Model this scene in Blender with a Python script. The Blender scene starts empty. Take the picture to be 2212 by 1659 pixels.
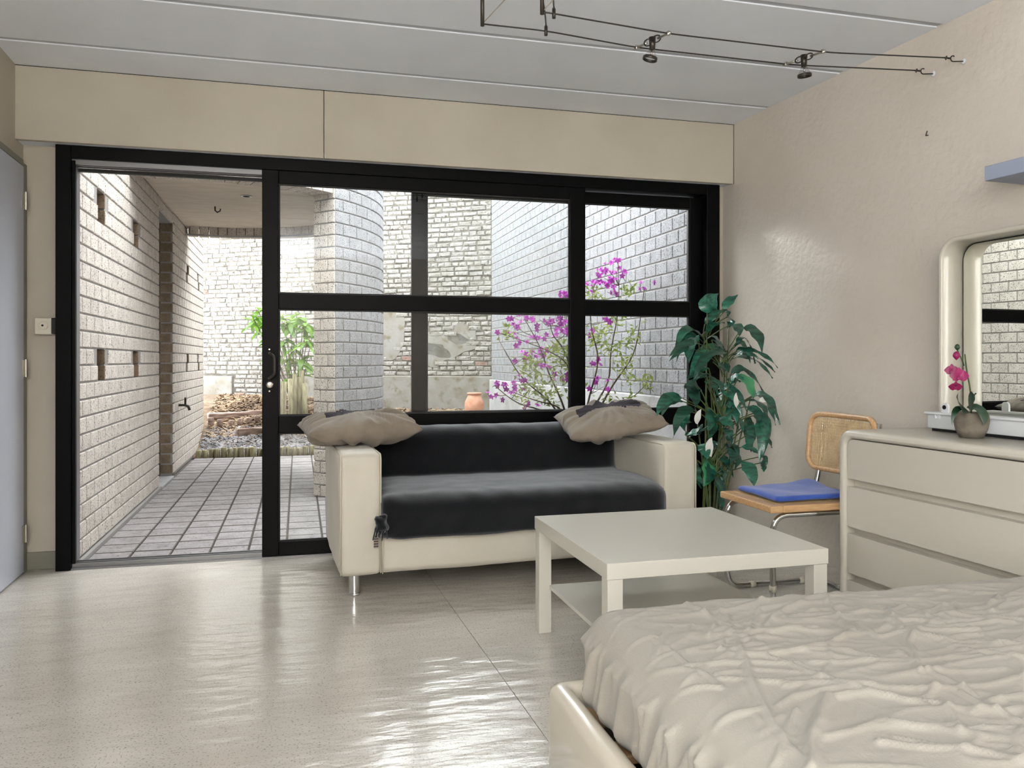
import bpy, bmesh, math, random
from mathutils import Vector, Matrix, noise
random.seed(7)
SC = bpy.context.scene
COL = SC.collection
PI = math.pi

# ------------------------------------------------------------------ camera
CAM_H, FPX, YAW = 1.07, 1740.0, math.radians(14.84)
cd = bpy.data.cameras.new('camera'); cam = bpy.data.objects.new('camera', cd); COL.objects.link(cam)
cd.sensor_fit = 'HORIZONTAL'; cd.sensor_width = 36.0
cd.lens = 36.0 * FPX / 2212.0
cd.shift_y = -(829.5 - 778.0) / 2212.0
cd.clip_start = 0.05
cam.location = (0, 0, CAM_H)
cam.rotation_euler = (PI / 2, 0, -YAW)
SC.camera = cam

# ------------------------------------------------------------------ sky, sun, added fill lamps and exposure
w = bpy.data.worlds.new('overcast'); SC.world = w; w.use_nodes = True
bg = w.node_tree.nodes['Background']
bg.inputs['Color'].default_value = (0.95, 0.975, 1.0, 1)
bg.inputs['Strength'].default_value = 6.5

def area(name, loc, rot, sx, sy, power, col):
    l = bpy.data.lights.new(name, 'AREA'); l.shape = 'RECTANGLE'; l.size = sx; l.size_y = sy
    l.energy = power; l.color = col
    o = bpy.data.objects.new(name, l); COL.objects.link(o); o.location = loc; o.rotation_euler = rot
    return o
# pale hazy sun low over the garden wall
sl = bpy.data.lights.new('hazy_sun', 'SUN'); sl.energy = 3.2; sl.angle = math.radians(12); sl.color = (1.0, 0.985, 0.97)
so_ = bpy.data.objects.new('hazy_sun', sl); COL.objects.link(so_)
so_.rotation_euler = Vector((.5 * .966, -.866 * .966, -.259)).to_track_quat('-Z', 'Y').to_euler()
# added fill lamp on the left side, unseen behind the camera
area('side_fill_lamp', (-1.24, -1.25, 1.45), (PI / 2, 0, -PI / 2), 2.0, 1.7, 20.0, (1.0, 0.99, 0.98))
# added lamp, unseen in the rear left corner, aimed up to brighten the ceiling
area('ceiling_fill_lamp', (-.75, -2.05, 1.55), (PI, 0, 0), .5, .5, 150.0, (0.98, 0.99, 1.0))

SC.view_settings.view_transform = 'Standard'
SC.view_settings.look = 'None'
SC.view_settings.gamma = 1.0
SC.view_settings.use_curve_mapping = False
SC.view_settings.exposure = 0.75

# ------------------------------------------------------------------ helpers: objects
def link(o, parent=None):
    COL.objects.link(o)
    if parent is not None:
        o.parent = parent
    return o

def tag(o, label=None, cat=None, group=None, kind=None):
    if label: o['label'] = label
    if cat: o['category'] = cat
    if group: o['group'] = group
    if kind: o['kind'] = kind
    return o

def thing(name, label, cat, loc=(0, 0, 0), rotz=0.0, group=None, kind=None):
    o = bpy.data.objects.new(name, None); COL.objects.link(o)
    o.empty_display_size = 0.05
    o.location = loc; o.rotation_euler = (0, 0, rotz)
    return tag(o, label, cat, group, kind)

def obj(name, bm, m, parent=None, smooth=False, world=False):
    """link a bmesh as one object; world=True: the verts are in world coordinates"""
    me = bpy.data.meshes.new(name)
    bm.to_mesh(me); bm.free()
    me.materials.append(m)
    if smooth:
        me.shade_smooth()
    o = bpy.data.objects.new(name, me)
    link(o, parent)
    if world and parent is not None:
        o.matrix_parent_inverse = parent.matrix_basis.inverted()
    return o

def inst(name, me, parent, loc, rotz=0.0, rot=None, scale=None):
    o = bpy.data.objects.new(name, me)
    link(o, parent)
    o.location = loc
    o.rotation_euler = rot if rot else (0, 0, rotz)
    if scale: o.scale = scale
    if parent is not None:
        o.matrix_parent_inverse = parent.matrix_basis.inverted()
    return o

# ------------------------------------------------------------------ helpers: shapes
def B():
    return bmesh.new()

def add_box(bm, x0, x1, y0, y1, z0, z1, bev=0.0, seg=2):
    r = bmesh.ops.create_cube(bm, size=1.0)
    vs = r['verts']
    for v in vs:
        v.co = Vector((x0 + (v.co.x + .5) * (x1 - x0), y0 + (v.co.y + .5) * (y1 - y0), z0 + (v.co.z + .5) * (z1 - z0)))
    if bev > 0:
        es = list({e for v in vs for e in v.link_edges})
        bmesh.ops.bevel(bm, geom=es, offset=bev, segments=seg, affect='EDGES', profile=0.5)
    return bm

def box(name, x0, x1, y0, y1, z0, z1, m, parent=None, bev=0.0, seg=2, world=True, smooth=False):
    return obj(name, add_box(B(), x0, x1, y0, y1, z0, z1, bev, seg), m, parent, smooth, world)

def frame_of(t):
    t = t.normalized()
    up = Vector((0, 0, 1)) if abs(t.z) < .95 else Vector((1, 0, 0))
    a = t.cross(up).normalized(); b = t.cross(a).normalized()
    return a, b

def add_tube(bm, pts, r, n=8, cap=True):
    pts = [Vector(p) for p in pts]
    rs = r if isinstance(r, (list, tuple)) else [r] * len(pts)
    rings = []; a = None
    for i, p in enumerate(pts):
        t = (pts[min(i + 1, len(pts) - 1)] - pts[max(i - 1, 0)])
        if t.length < 1e-9: t = Vector((0, 0, 1))
        t.normalize()
        if a is None:
            a, b = frame_of(t)
        else:
            a = (a - t * a.dot(t))
            if a.length < 1e-6: a, b = frame_of(t)
            a.normalize(); b = t.cross(a).normalized()
        rings.append([bm.verts.new(p + (a * math.cos(2 * PI * k / n) + b * math.sin(2 * PI * k / n)) * rs[i]) for k in range(n)])
    for i in range(len(rings) - 1):
        for k in range(n):
            bm.faces.new((rings[i][k], rings[i][(k + 1) % n], rings[i + 1][(k + 1) % n], rings[i + 1][k]))
    if cap:
        bm.faces.new(rings[0][::-1]); bm.faces.new(rings[-1])
    return bm

def add_lathe(bm, prof, n=24, at=(0, 0, 0), cap0=True, cap1=False, mat=None):
    rings = []
    for (r, z) in prof:
        ring = []
        for k in range(n):
            p = Vector((r * math.cos(2 * PI * k / n), r * math.sin(2 * PI * k / n), z))
            if mat: p = mat @ p
            ring.append(bm.verts.new(p + Vector(at)))
        rings.append(ring)
    for i in range(len(rings) - 1):
        for k in range(n):
            bm.faces.new((rings[i][k], rings[i][(k + 1) % n], rings[i + 1][(k + 1) % n], rings[i + 1][k]))
    if cap0: bm.faces.new(rings[0][::-1])
    if cap1: bm.faces.new(rings[-1])
    return bm

def arc_pts(c, a, b, r, n=6):
    """fillet between directions: list of points on a quarter from c+a*r to c+b*r (a,b unit, perpendicular)"""
    return [Vector(c) + Vector(a) * r * math.cos(PI / 2 * i / n) + Vector(b) * r * math.sin(PI / 2 * i / n) for i in range(n + 1)]

def fillet(pts, r, n=6):
    """polyline with rounded inner corners"""
    pts = [Vector(p) for p in pts]; out = [pts[0]]
    for i in range(1, len(pts) - 1):
        d0 = (pts[i - 1] - pts[i]); d1 = (pts[i + 1] - pts[i])
        rr = min(r, d0.length * .49, d1.length * .49)
        p0 = pts[i] + d0.normalized() * rr; p1 = pts[i] + d1.normalized() * rr
        for k in range(n + 1):
            t = k / n
            out.append(p0 * (1 - t) ** 2 + pts[i] * 2 * t * (1 - t) + p1 * t * t)
    out.append(pts[-1])
    return out

def add_prism(bm, poly, axis, lo, hi, bev=0.0):
    """extrude a closed polygon (list of 2D) along an axis"""
    def mk(p, h):
        if axis == 'x': return Vector((h, p[0], p[1]))
        if axis == 'y': return Vector((p[0], h, p[1]))
        return Vector((p[0], p[1], h))
    a = [bm.verts.new(mk(p, lo)) for p in poly]; b = [bm.verts.new(mk(p, hi)) for p in poly]
    n = len(poly)
    f0 = bm.faces.new(a[::-1]); f1 = bm.faces.new(b)
    for i in range(n):
        bm.faces.new((a[i], a[(i + 1) % n], b[(i + 1) % n], b[i]))
    if bev:
        es = list(f0.edges) + list(f1.edges)
        bmesh.ops.bevel(bm, geom=es, offset=bev, segments=3, affect='EDGES', profile=.5)
    bmesh.ops.recalc_face_normals(bm, faces=bm.faces)
    return bm

def rrect(x0, x1, z0, z1, r, n=6):
    rs = r if isinstance(r, (list, tuple)) else [r] * 4
    out = []
    for (cx, cz, a0), rr in zip(((x1 - rs[0], z1 - rs[0], 0), (x0 + rs[1], z1 - rs[1], 90), (x0 + rs[2], z0 + rs[2], 180), (x1 - rs[3], z0 + rs[3], 270)), rs):
        if rr < 1e-5:
            out.append((cx, cz)); continue
        for k in range(n + 1):
            a = math.radians(a0 + 90 * k / n)
            out.append((cx + rr * math.cos(a), cz + rr * math.sin(a)))
    return out

def add_ring(bm, outer, inner, lo, hi, bev=0.0, seg=3):
    """rounded frame: closed outlines (y,z) extruded along x"""
    n = len(outer)
    oa = [bm.verts.new((lo, p[0], p[1])) for p in outer]; ob = [bm.verts.new((hi, p[0], p[1])) for p in outer]
    ia = [bm.verts.new((lo, p[0], p[1])) for p in inner]; ib = [bm.verts.new((hi, p[0], p[1])) for p in inner]
    for k in range(n):
        j = (k + 1) % n
        bm.faces.new((oa[k], oa[j], ob[j], ob[k])); bm.faces.new((ia[j], ia[k], ib[k], ib[j]))
        bm.faces.new((oa[j], oa[k], ia[k], ia[j])); bm.faces.new((ob[k], ob[j], ib[j], ib[k]))
    bmesh.ops.recalc_face_normals(bm, faces=bm.faces)
    if bev:
        bm.edges.ensure_lookup_table()
        sel = set()
        for loop in (oa, ia):
            for k in range(n):
                e = bm.edges.get((loop[k], loop[(k + 1) % n]))
                if e: sel.add(e)
        bmesh.ops.bevel(bm, geom=list(sel), offset=bev, segments=seg, affect='EDGES', profile=.5)
    return bm

def rbox(bm, c, h, r, n, disp=None, skip_bottom=False):
    """rounded box: centre c, half sizes h, edge radius r, n=(nx,ny,nz) cells, disp(p,normal)->offset"""
    c = Vector(c); inner = Vector([max(h[i] - r, 0) for i in range(3)])
    faces = []
    cache = {}
    def vert(p):
        q = Vector([max(-inner[i], min(inner[i], p[i])) for i in range(3)])
        d = p - q
        nn = d.normalized() if d.length > 1e-9 else Vector((0, 0, 1))
        # rounded position
        pos = q + nn * r
        key = (round(pos.x, 5), round(pos.y, 5), round(pos.z, 5))
        if key in cache: return cache[key]
        w_ = pos + c
        if disp: w_ = w_ + disp(w_, nn)
        cache[key] = bm.verts.new(w_)
        return cache[key]
    def lin(i, k):  # sample along axis i denser in the rounded ends
        N = n[i]
        t = -1 + 2 * k / N
        return t * h[i]
    for ax in range(3):
        u, v_ = (ax + 1) % 3, (ax + 2) % 3
        for s in (-1, 1):
            if skip_bottom and ax == 2 and s == -1: continue
            g = []
            for i in range(n[u] + 1):
                row = []
                for j in range(n[v_] + 1):
                    p = Vector((0, 0, 0)); p[ax] = s * h[ax]; p[u] = lin(u, i); p[v_] = lin(v_, j)
                    row.append(vert(p))
                g.append(row)
            for i in range(n[u]):
                for j in range(n[v_]):
                    q = [g[i][j], g[i + 1][j], g[i + 1][j + 1], g[i][j + 1]]
                    qq = []
                    for x in q:
                        if x not in qq: qq.append(x)
                    if len(qq) < 3: continue
                    if s < 0: qq = qq[::-1]
                    try: bm.faces.new(qq)
                    except ValueError: pass
    return bm

# ------------------------------------------------------------------ materials
def lin(c):
    def f(x):
        x /= 255.0
        return x / 12.92 if x <= .04045 else ((x + .055) / 1.055) ** 2.4
    return (f(c[0]), f(c[1]), f(c[2]), 1.0)

def mat(name, rgb, rough=.6, metal=0.0, spec=.5, var=None, vscale=8.0, vdetail=3.0, bump=0.0, bscale=40.0, bdetail=3.0,
        speck=None, sscale=120.0, slo=.62, shi=.66, rnd=0.0, coat=0.0, sheen=0.0, stretch=None, sss=0.0, trans=0.0, bdist=.01):
    m = bpy.data.materials.new(name); m.use_nodes = True
    nt = m.node_tree; N = nt.nodes; L = nt.links
    p = N['Principled BSDF']
    p.inputs['Roughness'].default_value = rough
    p.inputs['Metallic'].default_value = metal
    p.inputs['Specular IOR Level'].default_value = spec
    p.inputs['Coat Weight'].default_value = coat
    p.inputs['Sheen Weight'].default_value = sheen
    if sheen: p.inputs['Sheen Roughness'].default_value = .5
    tc = N.new('ShaderNodeTexCoord'); vec = tc.outputs['Object']
    oi = N.new('ShaderNodeObjectInfo')
    if rnd:
        ad = N.new('ShaderNodeVectorMath'); ad.operation = 'ADD'
        cm = N.new('ShaderNodeVectorMath'); cm.operation = 'SCALE'
        L.new(oi.outputs['Location'], cm.inputs[0]); cm.inputs['Scale'].default_value = 3.7
        L.new(vec, ad.inputs[0]); L.new(cm.outputs[0], ad.inputs[1]); vec = ad.outputs[0]
    if stretch:
        mp = N.new('ShaderNodeMapping'); mp.inputs['Scale'].default_value = stretch
        L.new(vec, mp.inputs['Vector']); vec = mp.outputs[0]
    col = None
    rgbn = N.new('ShaderNodeRGB'); rgbn.outputs[0].default_value = lin(rgb); col = rgbn.outputs[0]
    if var:
        no = N.new('ShaderNodeTexNoise'); no.inputs['Scale'].default_value = vscale; no.inputs['Detail'].default_value = vdetail
        L.new(vec, no.inputs['Vector'])
        rp = N.new('ShaderNodeValToRGB'); rp.color_ramp.elements[0].position = .38; rp.color_ramp.elements[1].position = .66
        L.new(no.outputs['Fac'], rp.inputs['Fac'])
        mx = N.new('ShaderNodeMix'); mx.data_type = 'RGBA'
        L.new(rp.outputs['Color'], mx.inputs['Factor']); L.new(col, mx.inputs['A']); mx.inputs['B'].default_value = lin(var)
        col = mx.outputs['Result']
    if speck:
        no = N.new('ShaderNodeTexNoise'); no.inputs['Scale'].default_value = sscale; no.inputs['Detail'].default_value = 2.0
        L.new(vec, no.inputs['Vector'])
        rp = N.new('ShaderNodeValToRGB'); rp.color_ramp.elements[0].position = slo; rp.color_ramp.elements[1].position = shi
        L.new(no.outputs['Fac'], rp.inputs['Fac'])
        mx = N.new('ShaderNodeMix'); mx.data_type = 'RGBA'
        L.new(rp.outputs['Color'], mx.inputs['Factor']); L.new(col, mx.inputs['A']); mx.inputs['B'].default_value = lin(speck)
        col = mx.outputs['Result']
    if rnd:
        hs = N.new('ShaderNodeHueSaturation')
        mr = N.new('ShaderNodeMapRange'); mr.inputs['To Min'].default_value = 1 - rnd; mr.inputs['To Max'].default_value = 1 + rnd
        L.new(oi.outputs['Random'], mr.inputs['Value']); L.new(mr.outputs[0], hs.inputs['Value']); L.new(col, hs.inputs['Color'])
        col = hs.outputs['Color']
    L.new(col, p.inputs['Base Color'])
    if bump:
        no = N.new('ShaderNodeTexNoise'); no.inputs['Scale'].default_value = bscale; no.inputs['Detail'].default_value = bdetail
        L.new(vec, no.inputs['Vector'])
        bp = N.new('ShaderNodeBump'); bp.inputs['Strength'].default_value = bump; bp.inputs['Distance'].default_value = bdist
        L.new(no.outputs['Fac'], bp.inputs['Height']); L.new(bp.outputs[0], p.inputs['Normal'])
    if trans:
        tr = N.new('ShaderNodeBsdfTranslucent'); L.new(col, tr.inputs['Color'])
        ms = N.new('ShaderNodeMixShader'); ms.inputs[0].default_value = trans
        L.new(p.outputs[0], ms.inputs[1]); L.new(tr.outputs[0], ms.inputs[2])
        L.new(ms.outputs[0], N['Material Output'].inputs['Surface'])
    return m

def glass_mat(name, tint=(1, 1, 1), rough=0.0, lo=.035):
    m = bpy.data.materials.new(name); m.use_nodes = True
    nt = m.node_tree; N = nt.nodes; L = nt.links
    N.remove(N['Principled BSDF'])
    t = N.new('ShaderNodeBsdfTransparent'); t.inputs['Color'].default_value = (*tint, 1)
    g = N.new('ShaderNodeBsdfGlossy'); g.inputs['Roughness'].default_value = rough
    lw = N.new('ShaderNodeLayerWeight'); lw.inputs['Blend'].default_value = .5      # Schlick reflectance, the same from both sides
    pw = N.new('ShaderNodeMath'); pw.operation = 'POWER'; pw.inputs[1].default_value = 5.0
    ma = N.new('ShaderNodeMath'); ma.operation = 'MULTIPLY_ADD'; ma.inputs[1].default_value = .9; ma.inputs[2].default_value = .03
    mx = N.new('ShaderNodeMixShader')
    L.new(lw.outputs['Facing'], pw.inputs[0]); L.new(pw.outputs[0], ma.inputs[0])
    L.new(ma.outputs[0], mx.inputs[0]); L.new(t.outputs[0], mx.inputs[1]); L.new(g.outputs[0], mx.inputs[2])
    L.new(mx.outputs[0], N['Material Output'].inputs['Surface'])
    return m

M = {}
M['wall'] = mat('cream_plaster', (209, 201, 190), .45, spec=.5, coat=.35, var=(202, 193, 181), vscale=1.6, bump=.4, bscale=26, bdetail=7, bdist=.014)
M['wall'].node_tree.nodes['Principled BSDF'].inputs['Coat Roughness'].default_value = .22
M['lintel'] = mat('cream_board', (190, 183, 168), .55, var=(183, 175, 160), vscale=2.0, bump=.05, bscale=60)
M['ceiling'] = mat('white_ceiling', (238, 242, 248), .75, var=(232, 236, 242), vscale=2.0, bump=.06, bscale=70)
M['joint'] = mat('ceiling_joint', (188, 191, 195), .8)
M['floor'] = None
M['black'] = mat('black_aluminium', (4, 4, 5), .42, spec=.1)
M['alu'] = mat('grey_track', (128, 128, 130), .35, metal=.6)
M['rubber'] = mat('black_rubber', (9, 9, 9), .6)
M['glass'] = glass_mat('window_glass', (.965, .975, .97))
M['block'] = mat('concrete_block', (204, 197, 187), .9, var=(192, 184, 174), vscale=14, speck=(96, 88, 80), sscale=120, slo=.57, shi=.66, rnd=.05, bump=.35, bscale=90)
M['block_grey'] = mat('grey_concrete_block', (152, 152, 153), .9, var=(140, 140, 141), vscale=14, speck=(74, 74, 76), sscale=120, slo=.56, shi=.66, rnd=.05, bump=.35, bscale=90)
M['mortar'] = mat('mortar', (140, 137, 133), .95, bump=.3, bscale=120)
M['mortar_dark'] = mat('dark_mortar', (98, 90, 80), .95, bump=.3, bscale=120)
M['paintbrick'] = mat('white_painted_brick', (140, 138, 134), .85, var=(122, 118, 110), vscale=16, speck=(84, 74, 62), sscale=34, slo=.60, shi=.68, rnd=.08, bump=.8, bscale=60, bdetail=5)
M['redbrick'] = mat('bare_red_brick', (116, 84, 72), .9, var=(134, 122, 112), vscale=26, rnd=.15, bump=.6, bscale=60)
M['block_garden'] = mat('garden_concrete_block', (136, 137, 140), .9, var=(124, 125, 128), vscale=14, speck=(66, 66, 68), sscale=120, slo=.56, shi=.66, rnd=.05, bump=.35, bscale=90)
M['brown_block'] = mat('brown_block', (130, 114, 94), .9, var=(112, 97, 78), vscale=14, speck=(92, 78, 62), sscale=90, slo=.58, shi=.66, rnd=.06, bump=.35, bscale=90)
M['mortar_light'] = mat('pale_mortar', (150, 149, 147), .95, bump=.3, bscale=120)
M['oldmortar'] = mat('old_mortar', (78, 74, 67), .95, var=(112, 108, 100), vscale=9, bump=.6, bscale=60)
M['render'] = mat('weathered_render', (128, 126, 121), .85, var=(114, 109, 98), vscale=5, speck=(98, 90, 70), sscale=9, slo=.56, shi=.72, bump=.3, bscale=30)
M['plinth'] = mat('concrete_plinth', (168, 168, 168), .85, var=(146, 146, 148), vscale=4, bump=.25, bscale=40)
M['soffit'] = mat('soffit_plaster', (224, 214, 199), .9, var=(212, 202, 186), vscale=5, bump=.3, bscale=30, stretch=(1, 4, 1))
M['paver'] = mat('concrete_paver', (142, 138, 137), .88, var=(124, 120, 119), vscale=10, rnd=.07, speck=(98, 94, 92), sscale=60, bump=.2, bscale=60)
M['sand_gap_shade'] = mat('joint_sand_and_gap_shade', (90, 85, 80), 1.0, bump=.4, bscale=80)  # joint colour, reused on the paver edges as painted gap shade
M['soil'] = mat('garden_soil', (88, 72, 56), 1.0, var=(118, 102, 82), vscale=12, bump=.8, bscale=30, bdetail=6)
M['chip'] = mat('wood_chip', (142, 122, 98), .9, var=(94, 76, 58), vscale=2.5, vdetail=1.0)
M['gravel'] = mat('grey_gravel', (148, 146, 146), .9, var=(108, 106, 106), vscale=6.0, vdetail=1)
M['log'] = mat('mossy_log', (146, 140, 108), .9, var=(104, 96, 74), vscale=9, rnd=.2, bump=.5, bscale=20, stretch=(6, 6, 1))
M['timber'] = mat('weathered_timber', (148, 128, 116), .9, var=(100, 80, 70), vscale=7, rnd=.15, bump=.5, bscale=14, stretch=(1, 8, 8))
M['bark'] = mat('bark', (98, 80, 66), .9, var=(70, 56, 46), vscale=12, bump=.4, bscale=40)
M['leaf_light'] = mat('light_green_leaf', (112, 150, 58), .45, var=(84, 124, 44), vscale=6, rnd=.25, trans=.35)
M['azleaf'] = mat('young_azalea_leaf', (150, 162, 84), .5, var=(104, 124, 60), vscale=9, trans=.35)
M['magenta'] = mat('magenta_petal', (190, 62, 186), .55, var=(150, 40, 150), vscale=14, rnd=.15, trans=.3)
M['terracotta'] = mat('terracotta', (188, 128, 100), .8, var=(206, 158, 132), vscale=12, bump=.4, bscale=40)
M['white_lacquer'] = mat('cream_lacquer', (198, 192, 179), .3, coat=.2)
M['table'] = mat('white_foil', (202, 198, 187), .3)
M['bedframe'] = mat('cream_bed_lacquer', (192, 184, 168), .25, coat=.3)
M['sofa'] = mat('white_sofa_fabric', (206, 200, 186), .6, var=(198, 192, 177), vscale=3, bump=.12, bscale=320, sheen=.1)
M['seam'] = mat('sofa_piping', (206, 198, 178), .6)
M['throw'] = mat('charcoal_fleece', (11, 12, 15), .95, var=(7, 8, 11), vscale=60, bump=.6, bscale=420, sheen=.6, spec=.12, bdist=.004)
M['throw'].node_tree.nodes['Principled BSDF'].inputs['Sheen Tint'].default_value = (.90, .94, 1.0, 1)
M['chrome'] = mat('chrome', (215, 216, 218), .08, metal=1.0)
M['dull_metal'] = mat('brushed_metal', (178, 174, 166), .3, metal=1.0)
M['dark_metal'] = mat('dark_metal', (70, 66, 60), .38, metal=.8)
M['wire'] = mat('black_wire', (40, 36, 33), .5)
M['linen'] = mat('natural_linen', (140, 129, 115), .9, var=(130, 119, 105), vscale=12, bump=.4, bscale=300, sheen=.2, bdist=.004)
M['print'] = mat('dark_print', (48, 42, 50), .9, bump=.4, bscale=300, bdist=.004)
M['sheet'] = mat('beige_cotton_sheet', (152, 147, 137), .8, var=(146, 140, 130), vscale=4, bump=.1, bscale=260, sheen=.1)
M['beech'] = mat('beech_wood', (206, 168, 122), .4, var=(190, 148, 104), vscale=6, stretch=(2, 14, 14), coat=.2)
M['cane'] = mat('cane', (212, 186, 140), .55, var=(190, 160, 116), vscale=20)
M['blue'] = mat('blue_felt', (52, 88, 176), .9, var=(44, 76, 160), vscale=20, bump=.25, bscale=220, sheen=.3, bdist=.004)
M['collar'] = mat('cream_plastic', (214, 208, 190), .5)
M['white_plastic'] = mat('white_plastic', (216, 218, 220), .35)
M['lily'] = mat('lily_leaf', (36, 104, 82), .35, var=(18, 58, 46), vscale=9, rnd=.4, bump=.3, bscale=22, stretch=(1, 6, 6), coat=.3)
M['lily_light'] = mat('young_lily_leaf', (70, 152, 104), .4, var=(46, 116, 78), vscale=9, rnd=.15, coat=.2)
M['stem'] = mat('green_stem', (78, 94, 44), .5, var=(56, 70, 32), vscale=10)
M['spathe'] = mat('white_spathe', (226, 226, 220), .6)
M['orchid'] = mat('orchid_petal', (142, 14, 84), .5, var=(110, 8, 60), vscale=24, rnd=.15)
M['orchid_leaf'] = mat('orchid_leaf', (28, 62, 38), .35, rnd=.15)
M['stonepot'] = mat('stone_pot', (124, 116, 102), .85, var=(98, 92, 80), vscale=18, bump=.4, bscale=40)
M['door'] = mat('grey_door', (186, 190, 200), .35, var=(180, 184, 194), vscale=2)
M['jamb'] = mat('olive_grey_jamb', (128, 126, 112), .5)
M['blueshelf'] = mat('shelf_edge', (150, 158, 178), .45)
M['dark'] = mat('dark_void', (18, 15, 12), .9)
M['slat'] = mat('pale_slat', (178, 146, 104), .6)
M['redplastic'] = mat('red_plastic', (176, 32, 34), .5)
M['spotglass'] = glass_mat('lamp_glass', (.9, .9, .9), .1)

def floor_material():
    m = mat('speckled_linoleum', (196, 190, 181), .14, spec=.7, var=(188, 181, 171), vscale=3, speck=(146, 142, 128), sscale=150, slo=.6, shi=.66)
    nt = m.node_tree; N = nt.nodes; L = nt.links; p = N['Principled BSDF']
    tc = N.new('ShaderNodeTexCoord')
    mp = N.new('ShaderNodeMapping'); mp.inputs['Scale'].default_value = (1.5, 4.2, 1)
    n1 = N.new('ShaderNodeTexNoise'); n1.inputs['Scale'].default_value = 3.0; n1.inputs['Detail'].default_value = 3
    n2 = N.new('ShaderNodeTexNoise'); n2.inputs['Scale'].default_value = 190.0; n2.inputs['Detail'].default_value = 2
    L.new(tc.outputs['Object'], mp.inputs[0]); L.new(mp.outputs[0], n1.inputs[0]); L.new(tc.outputs['Object'], n2.inputs[0])
    b1 = N.new('ShaderNodeBump'); b1.inputs['Strength'].default_value = .32; b1.inputs['Distance'].default_value = .018
    b2 = N.new('ShaderNodeBump'); b2.inputs['Strength'].default_value = .08; b2.inputs['Distance'].default_value = .003
    L.new(n1.outputs['Fac'], b1.inputs['Height']); L.new(n2.outputs['Fac'], b2.inputs['Height'])
    L.new(b1.outputs[0], b2.inputs['Normal']); L.new(b2.outputs[0], p.inputs['Normal'])
    return m
M['floor'] = floor_material()

def mirror_mat():
    m = bpy.data.materials.new('mirror'); m.use_nodes = True
    p = m.node_tree.nodes['Principled BSDF']
    p.inputs['Base Color'].default_value = (.86, .88, .84, 1); p.inputs['Metallic'].default_value = 1; p.inputs['Roughness'].default_value = 0.0
    return m
M['mirror'] = mirror_mat()

# size on the photograph, used only to decide which bricks show largest
SY, CY_ = math.sin(YAW), math.cos(YAW)
def uv(p):
    Z = SY * p[0] + CY_ * p[1]; X = CY_ * p[0] - SY * p[1]
    if Z < .1: return (-9999, -9999, 1)
    return 1106 + FPX * X / Z, 778 - FPX * (p[2] - CAM_H) / Z, Z
PANES = [(155, 350, 566, 1200), (600, 395, 890, 640), (920, 415, 1235, 645), (1262, 435, 1495, 655), (600, 665, 890, 900),
         (920, 672, 1235, 892), (1262, 678, 1495, 890), (600, 935, 700, 1172)]
def seen(p, block=None):
    u, v, Z = uv(p)
    if block and block(u, v): return False
    return any(a - 12 < u < c + 12 and b - 10 < v < d + 10 for a, b, c, d in PANES)

# ------------------------------------------------------------------ the room: floor, ceiling, walls
RW = lambda y: 2.605 + .0681 * (4.47 - y)          # right wall
LW = lambda y: -1.352 + .034 * (4.47 - y)          # left wall
YB, YF, HC = -2.5, 4.606, 2.53

fl = thing('floor', 'pale speckled linoleum floor with a thin sheet joint', 'floor', (.65, 1.0, 0), kind='structure')
SEAM = lambda y: .651 - .0285 * (y - 3.1)
def sheet_poly(bm, pts, z0, z1):
    return add_prism(bm, pts, 'z', z0, z1)
obj('floor_sheet', sheet_poly(B(), [(LW(YB), YB), (SEAM(YB) - .0012, YB), (SEAM(4.6) - .0012, 4.6), (LW(4.6), 4.6)], -.03, 0), M['floor'], fl, world=True)
obj('floor_sheet', sheet_poly(B(), [(SEAM(YB) + .0012, YB), (RW(YB), YB), (RW(4.6), 4.6), (SEAM(4.6) + .0012, 4.6)], -.03, 0), M['floor'], fl, world=True)
box('floor_base', -1.6, 3.2, YB - .2, 4.70, -.12, -.031, M['mortar_dark'], fl)

ce = thing('ceiling', 'white ceiling of long planks with narrow grey joints', 'ceiling', (.6, 1.0, HC), kind='structure')
ys = [4.7]
y = 4.125
while y > YB - .2:
    ys.append(y); y -= .602
ys.append(YB - .2)
for a, b in zip(ys[:-1], ys[1:]):
    obj('ceiling_plank', add_prism(B(), [(LW(b) - .05, b + .02), (RW(b) + .1, b + .02), (RW(a) + .1, a - .02), (LW(a) - .05, a - .02)], 'z', HC, HC + .05), M['ceiling'], ce, world=True)
obj('ceiling_joint_bed', add_prism(B(), [(-1.6, YB - .2), (3.3, YB - .2), (3.3, 4.7), (-1.6, 4.7)], 'z', HC + .006, HC + .16), M['joint'], ce, world=True)

wr = thing('wall_right', 'cream textured plaster wall beside the dresser', 'wall', (2.7, 1, 0), kind='structure')
obj('plaster', add_prism(B(), [(RW(YB - .2), YB - .2), (RW(YB - .2) + .2, YB - .2), (RW(4.75) + .2, 4.75), (RW(4.75), 4.75)], 'z', -.12, HC + .1), M['wall'], wr, world=True)
wl = thing('wall_left', 'cream plaster wall around the grey door', 'wall', (-1.35, 1, 0), kind='structure')
for (ya, yb, za, zb) in ((-.25, 4.75, -.12, HC + .1), (YB - .2, -2.25, -.12, HC + .1), (-2.25, -.25, -.12, .6), (-2.25, -.25, 2.3, HC + .1)):
    obj('plaster', add_prism(B(), [(LW(ya), ya), (LW(yb), yb), (LW(yb) - .2, yb), (LW(ya) - .2, ya)], 'z', za, zb), M['lintel'], wl, world=True)
wb = thing('wall_back', 'plain cream rear wall of the room', 'wall', (0, YB, 0), kind='structure')
box('plaster', -1.5, 3.2, YB - .15, YB, 0, HC, M['wall'], wb)

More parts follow.
